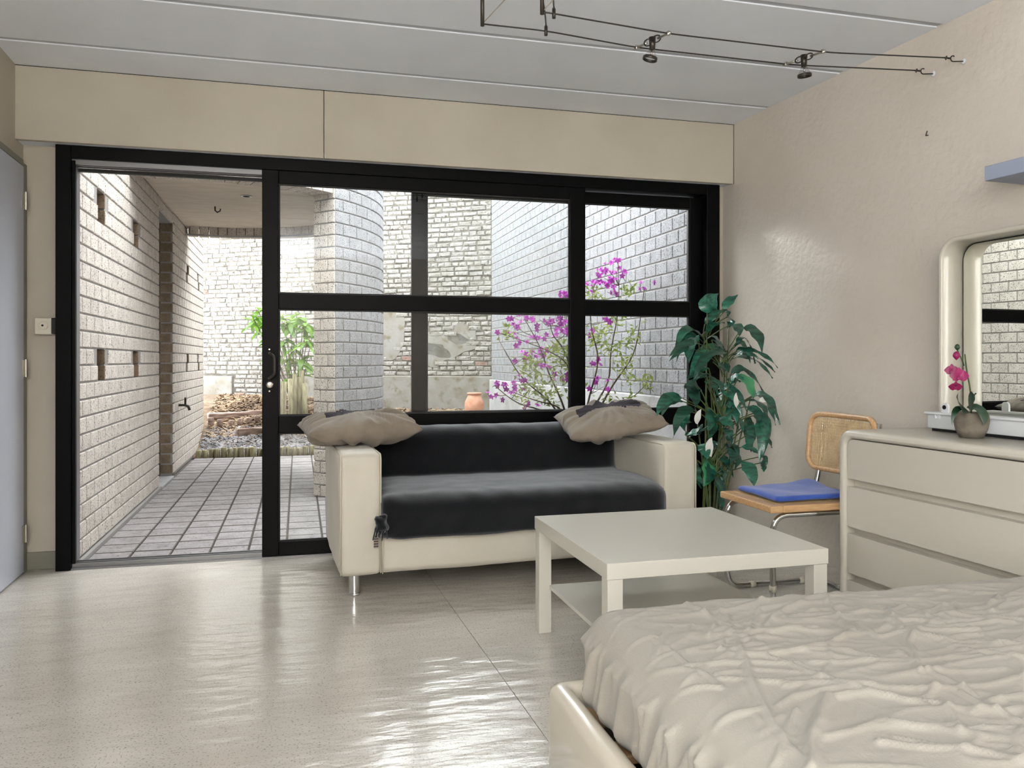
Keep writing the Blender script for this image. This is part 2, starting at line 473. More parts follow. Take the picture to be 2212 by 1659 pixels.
wf = thing('wall_front', 'cream window wall with a deep boxed lintel', 'wall', (.6, 4.6, 0), kind='structure')
box('lintel_panel', -1.40, .131, 4.47, 4.50, 2.162, HC, M['lintel'], wf, .002)
box('lintel_panel', .134, 2.63, 4.47, 4.50, 2.162, HC, M['lintel'], wf, .002)
box('lintel_soffit', -1.4, 2.64, 4.50, 4.70, 2.165, 2.20, M['ceiling'], wf)
box('wall_strip', -1.42, -1.19, 4.606, 4.74, 0, 2.17, M['lintel'], wf)
box('wall_strip', 2.543, 2.75, 4.59, 4.74, 0, 2.17, M['lintel'], wf)
box('facade', -1.6, 3.0, 4.66, 4.74, 2.17, 3.3, M['plinth'], wf)
bb = box('baseboard_front', -1.36, -1.19, 4.592, 4.606, 0, .09, M['jamb'], None, .003)
tag(bb, 'short speckled baseboard between grey door and black frame', 'baseboard', kind='structure')
# fine dark cracks along the lintel and ceiling corners are caulk lines
cl = B()
add_box(cl, -1.36, 2.60, 4.4685, 4.4705, HC - .0035, HC - .001)
add_box(cl, RW(4.468) - .003, RW(4.468) + .001, 4.4685, 4.4705, 2.16, HC)
tag(obj('trim_1', cl, M['dark']), 'thin dark crack line around the cream lintel', 'trim', kind='structure')

# grey door in the left wall
dn = thing('door_1', 'flat grey flush door with steel hinges at left edge', 'door', (-1.33, 4.1, 0), kind='structure')
obj('door_leaf', add_prism(B(), [(LW(3.70), 3.70), (LW(4.53), 4.53), (LW(4.53) + .022, 4.53), (LW(3.70) + .022, 3.70)], 'z', .008, 2.04), M['door'], dn, world=True)
obj('door_jamb', add_prism(B(), [(LW(4.54), 4.535), (LW(4.59), 4.592), (LW(4.59) + .02, 4.592), (LW(4.54) + .02, 4.535)], 'z', 0, 2.06), M['jamb'], dn, world=True)
obj('door_head', add_prism(B(), [(LW(3.65), 3.65), (LW(4.535), 4.535), (LW(4.535) + .02, 4.535), (LW(3.65) + .02, 3.65)], 'z', 2.045, 2.075), M['jamb'], dn, world=True)
for z in (1.87, 1.03, .20):
    bm = B(); X = LW(4.535) + .03
    add_tube(bm, [(X, 4.537, z - .045), (X, 4.537, z + .045)], .008, 10)
    add_box(bm, X - .012, X - .004, 4.50, 4.575, z - .042, z + .042, .001, 1)
    add_tube(bm, [(X, 4.537, z - .002), (X, 4.537, z + .002)], .0095, 10)
    obj('hinge', bm, M['dull_metal'], dn, world=True)

# key switch by the sliding door
ks = thing('key_switch', 'cream surface key switch on narrow wall strip', 'switch', (-1.25, 4.606, 1.2))
bm = B(); add_box(bm, -1.292, -1.212, 4.555, 4.606, 1.200, 1.284, .006, 3)
obj('switch_box', bm, M['collar'], ks, world=True)
rx = Matrix.Rotation(PI / 2, 4, 'X')
bm = B(); add_lathe(bm, [(.024, 0), (.024, .006), (.020, .006), (.018, .002)], 24, (-1.252, 4.5555, 1.246), True, True, rx)
obj('key_dial', bm, M['collar'], ks, world=True)
bm = B(); add_lathe(bm, [(.005, 0), (.005, .004)], 12, (-1.254, 4.5535, 1.246), True, True, rx)
obj('keyhole', bm, M['dark'], ks, world=True)
box('latch_block', -1.211, -1.186, 4.54, 4.60, 1.203, 1.284, M['rubber'], ks, .003)

# ------------------------------------------------------------------ window frame and sliding door
wn = thing('window_1', 'black aluminium window wall frame with fixed glazing', 'window', (.65, 4.6, 0), kind='structure')
fb = .003
box('frame_jamb', -1.19, -1.119, 4.53, 4.67, 0, 2.163, M['black'], wn, fb)
box('frame_jamb', 2.455, 2.543, 4.53, 4.67, 0, 2.163, M['black'], wn, fb)
box('frame_head', -1.119, 2.455, 4.53, 4.67, 2.098, 2.163, M['black'], wn, fb)
box('frame_sill', -1.119, 2.455, 4.60, 4.67, 0, .022, M['black'], wn, .002)
# sliding tracks in the open bay
for yy in (4.552, 4.585, 4.625):
    box('track_rail', -1.119, 2.455, yy, yy + .006, .0, .03, M['alu'], wn, .001)
    box('track_rail', -1.119, -.19, yy, yy + .012, 2.072, 2.098, M['alu'], wn, .001)
box('track_channel', -1.119, 2.455, 4.535, 4.67, 0, .008, M['alu'], wn)
box('jamb_channel', -1.119, -1.108, 4.60, 4.665, .03, 2.072, M['alu'], wn, .002)
box('jamb_lip', -1.119, -1.102, 4.545, 4.556, .03, 2.09, M['black'], wn, .002)
box('head_seal', -1.119, -.19, 4.64, 4.665, 2.055, 2.072, M['rubber'], wn)
# fixed leaf behind
Y0, Y1 = 4.600, 4.645
box('stile', .627, .712, Y0, Y1, .03, 2.09, M['black'], wn, fb)
box('stile', 2.373, 2.456, Y0, Y1, .03, 2.09, M['black'], wn, fb)
for z0, z1 in ((.03, .087), (.675, .768), (1.346, 1.431), (2.022, 2.09)):
    box('rail', .712, 2.373, Y0, Y1, z0, z1, M['black'], wn, fb)
for z0, z1 in ((.087, .675), (.768, 1.346), (1.431, 2.022)):
    box('glass_pane', .708, 2.377, 4.62, 4.626, z0 - .004, z1 + .004, M['glass'], wn)
    bd = B()
    for zz in (z0, z1 - .008): add_box(bd, .712, 2.373, 4.606, 4.618, zz, zz + .008)
    for xx in (.712, 2.365): add_box(bd, xx, xx + .008, 4.606, 4.618, z0 + .008, z1 - .008)
    obj('glazing_bead', bd, M['rubber'], wn, world=True)

sd = thing('door_2', 'black aluminium sliding glass door slid behind the sofa', 'sliding door', (.73, 4.56, 0), kind='structure')
Y0, Y1 = 4.531, 4.578
box('stile', -.19, -.104, Y0, Y1, .012, 2.096, M['black'], sd, fb)
box('stile', 1.558, 1.654, Y0, Y1, .012, 2.096, M['black'], sd, fb)
for z0, z1 in ((.012, .087), (.675, .768), (1.347, 1.431), (2.026, 2.096)):
    box('rail', -.104, 1.558, Y0, Y1, z0, z1, M['black'], sd, fb)
for z0, z1 in ((.087, .675), (.768, 1.347), (1.431, 2.026)):
    box('glass_pane', -.108, 1.562, 4.553, 4.559, z0 - .004, z1 + .004, M['glass'], sd)
    bd = B()
    for zz in (z0, z1 - .008): add_box(bd, -.104, 1.558, 4.540, 4.551, zz, zz + .008)
    for xx in (-.104, 1.55): add_box(bd, xx, xx + .008, 4.540, 4.551, z0 + .008, z1 - .008)
    obj('glazing_bead', bd, M['rubber'], sd, world=True)
bm = B()
add_tube(bm, fillet([(-.152, 4.531, 1.108), (-.152, 4.49, 1.108), (-.125, 4.478, 1.09), (-.125, 4.478, .99), (-.152, 4.49, .972), (-.152, 4.531, .972)], .03), .0075, 10)
hd = obj('door_handle', bm, M['dark_metal'], sd, True, world=True)
tag(hd, 'curved dark metal pull handle')
bm = B(); add_lathe(bm, [(.020, 0), (.019, .006), (.012, .008)], 20, (-.150, 4.531, .938), True, True, rx)
obj('lock_rosette', bm, M['dull_metal'], sd, True, world=True)
for zz in (1.128, .903):
    bm = B(); add_lathe(bm, [(.0045, 0), (.004, .003)], 10, (-.152, 4.531, zz), True, True, rx)
    obj('screw', bm, M['dull_metal'], sd, world=True)

# ------------------------------------------------------------------ outside: brick walls
_bm_cache = {}
def brick_mesh(L, H, D, c, m, wob=0.0, var=0):
    """front face on y=0, body towards +y, centred on x and z; front edges chamfered"""
    key = (round(L, 3), round(H, 3), round(D, 3), m.name, wob, var)
    if key in _bm_cache: return _bm_cache[key]
    rr = random.Random(hash(str(key)) if False else int(L * 1000) * 7 + var * 131 + 3)
    w_ = lambda: (rr.random() - .5) * 2 * wob
    hx, hz = L / 2, H / 2
    vs = []
    for (sx, sz) in ((-1, -1), (1, -1), (1, 1), (-1, 1)):
        vs.append((sx * (hx - c) + w_(), w_() * .8, sz * (hz - c) + w_()))
    for (sx, sz) in ((-1, -1), (1, -1), (1, 1), (-1, 1)):
        vs.append((sx * hx + w_(), c, sz * hz + w_()))
    for (sx, sz) in ((-1, -1), (1, -1), (1, 1), (-1, 1)):
        vs.append((sx * hx, D, sz * hz))
    fs = [(0, 1, 2, 3)]
    for k in range(4):
        j = (k + 1) % 4
        fs.append((k, k + 4, j + 4, j)); fs.append((k + 4, k + 8, j + 8, j + 4))
    fs.append((11, 10, 9, 8))
    me = bpy.data.meshes.new('brick'); me.from_pydata(vs, [], fs); me.update()
    me.materials.append(m)
    _bm_cache[key] = me
    return me

def place_bricks(parent, items, m, wob=0.0, chamfer=.004, limit=300, block=None, rest_name='brickwork', name='brick', variants=1):
    """items: (pos(x,y,z), phi, L, H, D[, material]); the ones that show largest become parts, the rest one joined mesh"""
    sc = []
    for i, it in enumerate(items):
        u, v, Z = uv(it[0])
        s = it[2] / max(Z, .1)
        if not seen(it[0], block): s -= 10
        sc.append((s, i))
    sc.sort(reverse=True)
    top = {i for _, i in sc[:limit]}
    V_, F_ = [], []; mats = []
    for i, it in enumerate(items):
        mm = it[5] if len(it) > 5 else m
        me = brick_mesh(it[2], it[3], it[4], chamfer, mm, wob, random.randrange(variants))
        if i in top:
            inst(name, me, parent, it[0], it[1])
        else:
            R = Matrix.Translation(it[0]) @ Matrix.Rotation(it[1], 4, 'Z')
            b0 = len(V_)
            V_.extend([tuple(R @ v.co) for v in me.vertices])
            for p in me.polygons: F_.append(tuple(b0 + k for k in p.vertices))
    if V_:
        me = bpy.data.meshes.new(rest_name); me.from_pydata(V_, [], F_); me.update(); me.materials.append(m)
        o = bpy.data.objects.new(rest_name, me); link(o, parent)
        o.matrix_parent_inverse = parent.matrix_basis.inverted(); o['kind'] = 'stuff'

def rows(p0, phi, length, z0, n, course, pitch, joint, D, skip=None, off0=0.0, bondoff=.5, jit=0.0, m2=None):
    """brick courses along a straight wall face"""
    d = Vector((math.cos(phi), math.sin(phi), 0)); out = []
    for r in range(n):
        s = -((off0 + (r % 2) * bondoff) % 1.0) * pitch
        zc = z0 + (r + .5) * course
        while s < length - .01:
            a = max(s, 0) + joint / 2; b = min(s + pitch, length) - joint / 2
            s += pitch
            if b - a < .02: continue
            mid = (a + b) / 2
            if skip and skip(mid, zc): continue
            p = Vector((p0[0], p0[1], 0)) + d * mid
            nrm = Vector((-math.sin(phi), math.cos(phi), 0)) * ((random.random() - .5) * 2 * jit)
            out.append(((p.x + nrm.x, p.y + nrm.y, zc), phi, b - a, course - joint, D))
    return out

CO, PT, JT = .0929, .1755, .010
PX = -1.12                                   # face of the passage wall
GAP0, GAP1, WEND = 7.23, 7.99, 10.47

# slots through the passage wall: (y0, y1, z0, z1)
c_of = lambda k: k * CO
SLOTS = []
for (ya, yb) in ((5.115, 5.295), (6.165, 6.345), (8.93, 9.11), (9.86, 10.04)):
    for k in (10, 20):
        SLOTS.append((ya, yb, c_of(k) + .02, c_of(k + 2) + .02))
def in_slot(y, z):
    return any(a - .06 < y < b + .06 and c < z < d for a, b, c, d in SLOTS)
def backing(parent, x_face, ya, yb, z0, z1, slots, m, side, thick=.10):
    """mortar bed behind the bricks, cut open at the slots; side=+1: the bed lies towards -x"""
    ycut = sorted({ya, yb, *[min(max(s[0], ya), yb) for s in slots], *[min(max(s[1], ya), yb) for s in slots]})
    bm = B()
    for a, b in zip(ycut[:-1], ycut[1:]):
        if b - a < 1e-4: continue
        sl = sorted([s for s in slots if s[0] <= a + 1e-5 and s[1] >= b - 1e-5], key=lambda s: s[2])
        z = z0
        for s in sl:
            add_box(bm, x_face - .007 - thick, x_face - .007, a, b, z, s[2]); z = s[3]
        add_box(bm, x_face - .007 - thick, x_face - .007, a, b, z, z1)
    return obj('mortar_bed', bm, m, parent, world=True)

def slot_skip(y_start):
    def f(s, z):
        y = y_start + s
        return any(a < y < b and c - .02 < z < d + .02 for a, b, c, d in SLOTS)
    return f
# near section
wp = thing('wall_passage_near', 'pale concrete brick wall beside the open sliding door', 'brick wall', (PX, 5.9, 0), kind='structure')
it = rows((PX, 4.66), PI / 2, GAP0 - 4.66, .02, 32, CO, PT, JT, .09, slot_skip(4.66), off0=.4)
place_bricks(wp, it, M['block'], limit=300)
backing(wp, PX, 4.66, GAP0, 0, 3.0, SLOTS, M['mortar'], 1)
for (a, b, c, d) in SLOTS:
    if a < GAP0:
        box('slot_back', PX - .30, PX - .17, a - .03, b + .03, c - .03, d + .03, M['mortar_dark'], wp)
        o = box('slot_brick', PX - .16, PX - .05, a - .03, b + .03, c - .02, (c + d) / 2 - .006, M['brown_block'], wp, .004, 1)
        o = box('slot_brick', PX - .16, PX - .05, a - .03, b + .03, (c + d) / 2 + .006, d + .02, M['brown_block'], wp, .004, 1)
for (a, b, c, d) in SLOTS:                    # brown brick reveals on the far side of each slot
    for z0_, z1_ in ((c + .002, (c + d) / 2 - .005), ((c + d) / 2 + .005, d - .002)):
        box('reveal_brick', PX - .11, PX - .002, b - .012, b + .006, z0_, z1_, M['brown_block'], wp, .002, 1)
box('wall_core', PX - .6, PX - .31, 4.66, GAP0 - .02, 0, 3.0, M['mortar_dark'], wp)
tag(box('red_plug', PX - .10, PX - .03, 6.18, 6.33, c_of(10) + .021, c_of(10) + .045, M['redplastic'], None, .004),
    'small red plastic piece lying in a wall slot', 'plastic piece')
# far section with the tap
wq = thing('wall_passage_far', 'concrete brick wall with brass tap beyond the doorway gap', 'brick wall', (PX, 9.2, 0), kind='structure')
it = rows((PX, GAP1), PI / 2, WEND - GAP1, .02, 32, CO, PT, JT, .09, slot_skip(GAP1), off0=.1)
place_bricks(wq, it, M['block'], limit=300)
backing(wq, PX, GAP1, WEND, 0, 3.0, SLOTS, M['mortar'], 1)
for (a, b, c, d) in SLOTS:
    if a > GAP1:
        box('slot_brick', PX - .16, PX - .05, a - .03, b + .03, c - .02, (c + d) / 2 - .006, M['brown_block'], wq, .004, 1)
        box('slot_brick', PX - .16, PX - .05, a - .03, b + .03, (c + d) / 2 + .006, d + .02, M['brown_block'], wq, .004, 1)
box('wall_core', PX - .6, PX - .31, GAP1 + .1, WEND, 0, 3.0, M['mortar_dark'], wq)
# doorway gap: far jamb, head and threshold
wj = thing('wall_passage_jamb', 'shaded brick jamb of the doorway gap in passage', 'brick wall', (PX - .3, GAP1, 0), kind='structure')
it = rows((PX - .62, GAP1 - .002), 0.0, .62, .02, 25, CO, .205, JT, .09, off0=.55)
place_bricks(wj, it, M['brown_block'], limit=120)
box('mortar_bed', PX - .62, PX - .002, GAP1 + .009, GAP1 + .10, 0, 2.35, M['mortar_dark'], wj)
box('side_wall', PX - .75, PX - .64, GAP0 - .1, GAP1 + .1, 0, 3.0, M['mortar_dark'], wj)
box('doorway_head', PX - .60, PX - .02, GAP0 - .02, GAP1 + .02, 2.33, 3.0, M['mortar'], wj)
it = rows((PX, GAP0 - .02), PI / 2, GAP1 - GAP0 + .04, 2.33, 7, CO, PT, JT, .09)
place_bricks(wj, it, M['block'], limit=60)
box('threshold', PX - .62, PX + .01, GAP0 - .02, GAP1, -.05, .004, M['plinth'], wj, .004)

# ------------------------------------------------------------------ round canopy on a curved wall
RC, RR = (-.80, 7.50), 1.55
cw = thing('wall_curved', 'rounded grey concrete brick wall carrying the canopy', 'brick wall', (.45, 6.9, 0), kind='structure')
items = []
dth = PT / RR
T0 = math.radians(46.4)
for r in range(32):
    zc = .0 + (r + .5) * CO
    th = T0 - JT / 2 / RR
    first = True
    k = 0
    while th > math.radians(-8):
        L = PT * (.55 if (r % 2 == 0 and first) else 1.0)
        first = False
        tc_ = th - L / RR / 2
        n_ = (math.cos(tc_), -math.sin(tc_))
        items.append(((RC[0] + RR * n_[0], RC[1] + RR * n_[1], zc), PI / 2 - tc_, L - JT, CO - JT, .10, M['block_grey']))
        th -= L / RR; k += 1
    # end face towards the passage
    n_ = (math.cos(T0), -math.sin(T0)); hd_ = (math.sin(T0), math.cos(T0))
    widths = (.075, .155) if r % 2 == 0 else (.155, .075)
    s = RR - .23
    for wd in widths:
        q = s + wd / 2
        items.append(((RC[0] + q * n_[0] - hd_[0] * .001, RC[1] + q * n_[1] - hd_[1] * .001, zc), -T0, wd - JT, CO - JT, .08, M['block']))
        s += wd
place_bricks(cw, items, M['block_grey'], limit=300, name='brick')
# mortar core (curved)
def ring_seg(bm, r0, r1, ta, tb, z0, z1, n=24):
    def P(r, t, z): return bm.verts.new((RC[0] + r * math.cos(t), RC[1] - r * math.sin(t), z))
    prev = None
    for k in range(n + 1):
        t = ta + (tb - ta) * k / n
        cur = [P(r0, t, z0), P(r1, t, z0), P(r1, t, z1), P(r0, t, z1)]
        if prev:
            for a in range(4):
                b = (a + 1) % 4
                bm.faces.new((prev[a], prev[b], cur[b], cur[a]))
        else:
            bm.faces.new(cur[::-1])
        prev = cur
    bm.faces.new(prev)
    bmesh.ops.recalc_face_normals(bm, faces=bm.faces)
    return bm
obj('mortar_bed', ring_seg(B(), RR - .22, RR - .007, T0 - .008, math.radians(-7.5), 0, 2.95), M['mortar_light'], cw, world=True)

cn = thing('canopy_roof', 'round plastered canopy roof with brick edge over passage', 'canopy', (RC[0], RC[1], 2.36), kind='structure')
tmin, tmax = math.radians(-190), math.radians(190)
def cut_ok(t, r): return RC[0] + r * math.cos(t) > PX - .02
nb = 92
for k in range(nb):
    t0_ = -PI + 2 * PI * k / nb; t1_ = t0_ + 2 * PI / nb - .006
    tm = (t0_ + t1_) / 2
    if not cut_ok(tm, RR - .12): continue
    if math.radians(-9) < tm < T0: continue          # the curved wall itself stands here
    bm = ring_seg(B(), RR - .23, RR - .004, t0_, t1_, 2.362, 2.53, 1)
    obj('brick', bm, M['block'], cn, world=True)
bm = B()
outer = [(RC[0] + (RR - .03) * math.cos(t), RC[1] - (RR - .03) * math.sin(t)) for t in [2 * PI * i / 64 for i in range(64)]]
outer = [(max(px_, PX + .001), py_) for px_, py_ in outer]
add_prism(bm, outer, 'z', 2.44, 2.60)
obj('soffit', bm, M['soffit'], cn, world=True)
items = []
for r in range(4):                                    # brick upstand above the beam
    zc = 2.535 + (r + .5) * CO
    t = -PI + (r % 2) * dth / 2
    while t < PI:
        tm = t + dth / 2; t += dth
        if not cut_ok(tm, RR): continue
        if math.radians(-9) < tm < T0: continue
        items.append(((RC[0] + RR * math.cos(tm), RC[1] - RR * math.sin(tm), zc), PI / 2 - tm, PT - JT, CO - JT, .10))
place_bricks(cn, items, M['block_grey'], limit=40)
bm = B()
ring_seg(bm, RR - .225, RR - .21, math.radians(-130), math.radians(-12), 2.345, 2.362)
obj('drip_edge', bm, M['plinth'], cn, world=True)
for (x, y) in ((-.42, 7.05), (-.30, 7.75)):
    s = thing('canopy_downlight', 'round recessed downlight in the canopy, %s one' % ('nearer' if y < 7.4 else 'farther'), 'downlight', (x, y, 2.44), group='downlights in the canopy')
    bm = B(); add_lathe(bm, [(.045, -.004), (.043, -.008), (.03, -.006)], 20, (x, y, 2.44), True, False)
    obj('trim_ring', bm, M['white_plastic'], s, world=True)
    bm = B(); add_lathe(bm, [(.028, -.009), (.01, -.0095)], 16, (x, y, 2.44), True, True)
    obj('lens', bm, M['dark'], s, world=True)
bm = B(); add_tube(bm, [(-.72, 7.62, 2.44), (-.72, 7.62, 2.405), (-.70, 7.60, 2.385), (-.675, 7.585, 2.395), (-.67, 7.58, 2.415)], .006, 8)
tag(obj('ceiling_hook', bm, M['dark_metal']), 'small dark metal hook hanging from canopy soffit', 'hook')

# tap on the far passage wall
tp = thing('garden_tap', 'brass garden tap on the far passage wall', 'tap', (PX, 8.35, .62))
bm = B(); add_tube(bm, [(PX, 8.35, .635), (PX + .05, 8.35, .635), (PX + .085, 8.35, .625), (PX + .10, 8.35, .585)], [.012, .012, .014, .013], 10)
obj('spout', bm, M['dark_metal'], tp, True, world=True)
bm = B(); add_tube(bm, [(PX + .06, 8.35, .635), (PX + .06, 8.35, .70)], .010, 8); add_tube(bm, [(PX + .06, 8.32, .705), (PX + .06, 8.38, .705)], .006, 8)
obj('tap_handle', bm, M['dark_metal'], tp, world=True)

# ------------------------------------------------------------------ garden walls
GX = 2.42
GB = (GX, 10.17)                                        # corner
gr = thing('wall_garden_right', 'long grey concrete brick wall behind the flowering shrub', 'brick wall', (GX, 7.4, 0), kind='structure')
it = rows((GX, 10.17), -PI / 2, 10.17 - 4.66, .82, 30, CO, PT, JT, .09, off0=.2)
place_bricks(gr, it, M['block_garden'], limit=300)
box('mortar_bed', GX + .007, GX + .2, 4.66, 10.3, .8, 3.6, M['mortar_light'], gr)
bm = B(); add_box(bm, GX - .03, GX + .2, 4.66, 10.2, -.1, .82, .006, 1)
obj('plinth', bm, M['plinth'], gr, world=True)

PH = math.atan2(-.54, .84)
gbk = thing('wall_garden_back', 'old white painted brick wall closing the garden', 'brick wall', (.6, 11.4, 0), kind='structure')
d_ = Vector((.84, -.54, 0)).normalized(); LB = 4.9
A0 = Vector((GB[0], GB[1], 0)) - d_ * LB
items = []
rr_ = random.Random(5)
co2 = .0655
def patch_plaster(s, z):
    # smooth plaster patches on the old wall (s measured from the left end)
    e = lambda cs, cz, rs, rz: ((s - cs) / rs) ** 2 + ((z - cz) / rz) ** 2 < 1 + .35 * noise.noise(Vector((s * 3, z * 3, 1)))
    return e(LB - 1.52, 1.42, .26, .30) or e(LB - .62, 1.27, .34, .13) or e(LB - .42, 1.42, .16, .10) or e(LB - .82, 1.14, .18, .12)
for r in range(46):
    zc = .86 + (r + .5) * co2
    hdr = (r % 3 == 1)
    pitch = .105 if hdr else .195
    s = -rr_.random() * pitch
    while s < LB - .03:
        a = max(s, 0); wd = pitch * (1 + (rr_.random() - .5) * .14); b = min(s + wd, LB); s += wd
        if b - a < .04: continue
        mid = (a + b) / 2
        if patch_plaster(mid, zc): continue
        p = A0 + d_ * mid
        back = Vector((-d_.y * -1, 0, 0))
        j = (rr_.random() - .5) * .014
        nn = Vector((-math.sin(PH), math.cos(PH), 0))
        mm = M['paintbrick']
        if rr_.random() < .016: mm = M['redbrick']
        items.append(((p.x + nn.x * j, p.y + nn.y * j, zc + (rr_.random() - .5) * .008), PH + (rr_.random() - .5) * .03, b - a - .012, co2 - .011, .09, mm))
hidden = lambda u, v: (664 < u < 826 and v < 1080) or (566 < u < 602) or (890 < u < 921)
place_bricks(gbk, items, M['paintbrick'], wob=.006, chamfer=.011, limit=300, block=hidden, variants=6)
def wall_local(name, s0, s1, z0, z1, front, thick, m, bev=.0):
    bm = B(); add_box(bm, s0, s1, front, front + thick, z0, z1, bev, 1)
    R = Matrix.Translation(A0) @ Matrix.Rotation(PH, 4, 'Z')
    bmesh.ops.transform(bm, matrix=R, verts=bm.verts)
    return obj(name, bm, m, gbk, world=True)
wall_local('mortar_bed', -.3, LB + .1, .3, 3.95, .013, .2, M['oldmortar'])
for (c, z, a, b) in ((LB - 1.52, 1.42, .30, .34), (LB - .62, 1.27, .38, .16), (LB - .42, 1.42, .20, .14), (LB - .82, 1.14, .22, .15)):
    bm = B(); n = 40; pts = []
    for k in range(n):
        t = 2 * PI * k / n; q = 1 + .28 * noise.noise(Vector((math.cos(t) * 1.6 + c, math.sin(t) * 1.6, z)))
        pts.append((c + a * q * math.cos(t), z + b * q * math.sin(t)))
    add_prism(bm, pts, 'y', .002, .03)
    bmesh.ops.transform(bm, matrix=Matrix.Translation(A0) @ Matrix.Rotation(PH, 4, 'Z'), verts=bm.verts)
    obj('plaster_patch', bm, M['render'], gbk, world=True)
wall_local('render_base', 2.1, LB + .05, .0, .86, -.02, .06, M['render'], .01)
wall_local('render_base', 1.42, 2.1, .0, .80, -.015, .06, M['render'], .01)
wall_local('render_base', .3, .92, .0, .84, -.015, .06, M['render'], .01)
items = []
for r in range(6):
    zc = .47 + (r + .5) * co2
    s = .92 + rr_.random() * .05
    while s < 1.42:
        b = min(s + .19, 1.42); mid = (s + b) / 2; p = A0 + d_ * mid
        items.append(((p.x, p.y, zc), PH, b - s - .014, co2 - .012, .09, M['redbrick'] if rr_.random() < .12 else M['paintbrick'])); s += .19
place_bricks(gbk, items, M['paintbrick'], wob=.005, chamfer=.01, limit=60, variants=4)

# ------------------------------------------------------------------ ground outside
pv = thing('pavement', 'grey square concrete pavers of the passage terrace', 'pavement', (-.1, 7, -.03), kind='structure')
PVX, PVY = .2065, .2035
pm = {}
items = []
nx, ny = 11, 23
for j in range(ny):
    for i in range(nx):
        x = PX + .02 + (i + .5) * PVX; y = 4.705 + (j + .5) * PVY
        if x > .45 and y > 5.9: continue
        items.append((x, y))
bm = B(); add_box(bm, -PVX / 2 + .003, PVX / 2 - .003, -PVY / 2 + .0055, PVY / 2 - .0055, -.04, 0)
topf = [f for f in bm.faces if f.normal.z > .9]
bmesh.ops.bevel(bm, geom=list(topf[0].edges), offset=.0045, segments=1, affect='EDGES')
pme = bpy.data.meshes.new('paver'); bm.to_mesh(pme); bm.free(); pme.materials.append(M['paver']); pme.materials.append(M['sand_gap_shade'])      # dark edges paint in the shade of the gaps between pavers
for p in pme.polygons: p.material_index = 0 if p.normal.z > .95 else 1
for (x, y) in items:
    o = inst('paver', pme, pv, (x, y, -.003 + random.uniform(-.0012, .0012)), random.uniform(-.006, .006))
box('joint_sand_and_gap_shade', PX - .05, 1.25, 4.66, 9.80, -.12, -.016, M['sand_gap_shade'], pv)
box('terrace_slab', 1.25, 2.5, 4.66, 5.2, -.12, -.005, M['paver'], pv)
box('passage_edge', PX, PX + .022, 4.66, GAP0, -.06, .02, M['mortar'], pv, .003)

def sm(a, b, x):
    t = max(0, min(1, (x - a) / (b - a))); return t * t * (3 - 2 * t)
def gz(x, y):
    left = .56 * sm(9.35, 11.9, y) ** .9
    right = .42 * sm(.75, 1.35, x) * sm(4.85, 5.4, y)
    return max(left, right) + .02 * noise.noise(Vector((x * 3, y * 3, 0))) * sm(9.4, 10, y)
gd = thing('garden_ground', 'bare sloping garden soil behind the terrace', 'ground', (.5, 10.5, 0), kind='structure')
def terrain(x0, x1, y0, y1, nx, ny, m, name, dz=0.0):
    bm = B(); g = []
    for j in range(ny + 1):
        g.append([bm.verts.new((x0 + (x1 - x0) * i / nx, y0 + (y1 - y0) * j / ny, gz(x0 + (x1 - x0) * i / nx, y0 + (y1 - y0) * j / ny) + dz)) for i in range(nx + 1)])
    for j in range(ny):
        for i in range(nx):
            bm.faces.new((g[j][i], g[j][i + 1], g[j + 1][i + 1], g[j + 1][i]))
    return obj(name, bm, m, gd, True, world=True)
terrain(-2.6, 2.6, 9.40, 13.4, 60, 50, M['soil'], 'soil')
terrain(.72, 2.42, 4.86, 9.42, 24, 50, M['soil'], 'soil')
box('soil', -3.0, PX - .6, 9.9, 13.4, -.2, .35, M['soil'], gd)

def scatter(name, label, cat, m, n, region, size, flat, seed, ok=None):
    rr = random.Random(seed); V_, F_ = [], []
    k = 0
    while k < n:
        x, y = region(rr); k += 1
        if ok and not ok(x, y): continue
        z = gz(x, y)
        s = size * rr.uniform(.5, 1.4); l = s * rr.uniform(1.0, flat)
        R = Matrix.Translation((x, y, z + s * .22)) @ Matrix.Rotation(rr.uniform(0, 6.28), 4, 'Z') @ Matrix.Rotation(rr.uniform(-.6, .6), 4, 'X') @ Matrix.Rotation(rr.uniform(-.6, .6), 4, 'Y')
        b0 = len(V_)
        for p in ((-l, 0, 0), (l, 0, 0), (0, s, 0), (0, -s, 0), (0, 0, s * .5), (0, 0, -s * .5)):
            V_.append(tuple(R @ (Vector(p) + Vector((rr.uniform(-.2, .2), rr.uniform(-.2, .2), 0)) * s)))
        for f in ((0, 3, 4), (3, 1, 4), (1, 2, 4), (2, 0, 4), (3, 0, 5), (1, 3, 5), (2, 1, 5), (0, 2, 5)):
            F_.append(tuple(b0 + q for q in f))
    me = bpy.data.meshes.new(name); me.from_pydata(V_, [], F_); me.update(); me.materials.append(m)
    o = link(bpy.data.objects.new(name, me))
    tag(o, label, cat, kind='stuff')
scatter('wood_chips', 'brown wood chips covering the garden slope', 'wood chips', M['chip'], 5200,
        lambda r: (r.uniform(PX + .03, 1.3), r.uniform(10.15, 12.6)), .022, 2.6, 11, lambda x, y: (Vector((x, y, 0)) - A0).dot(Vector((-math.sin(PH), math.cos(PH), 0))) < -.03)
scatter('gravel', 'pale grey gravel behind the low log edging', 'gravel', M['gravel'], 6500,
        lambda r: (r.uniform(PX + .03, .9), r.uniform(9.50, 10.45)), .015, 1.8, 12)
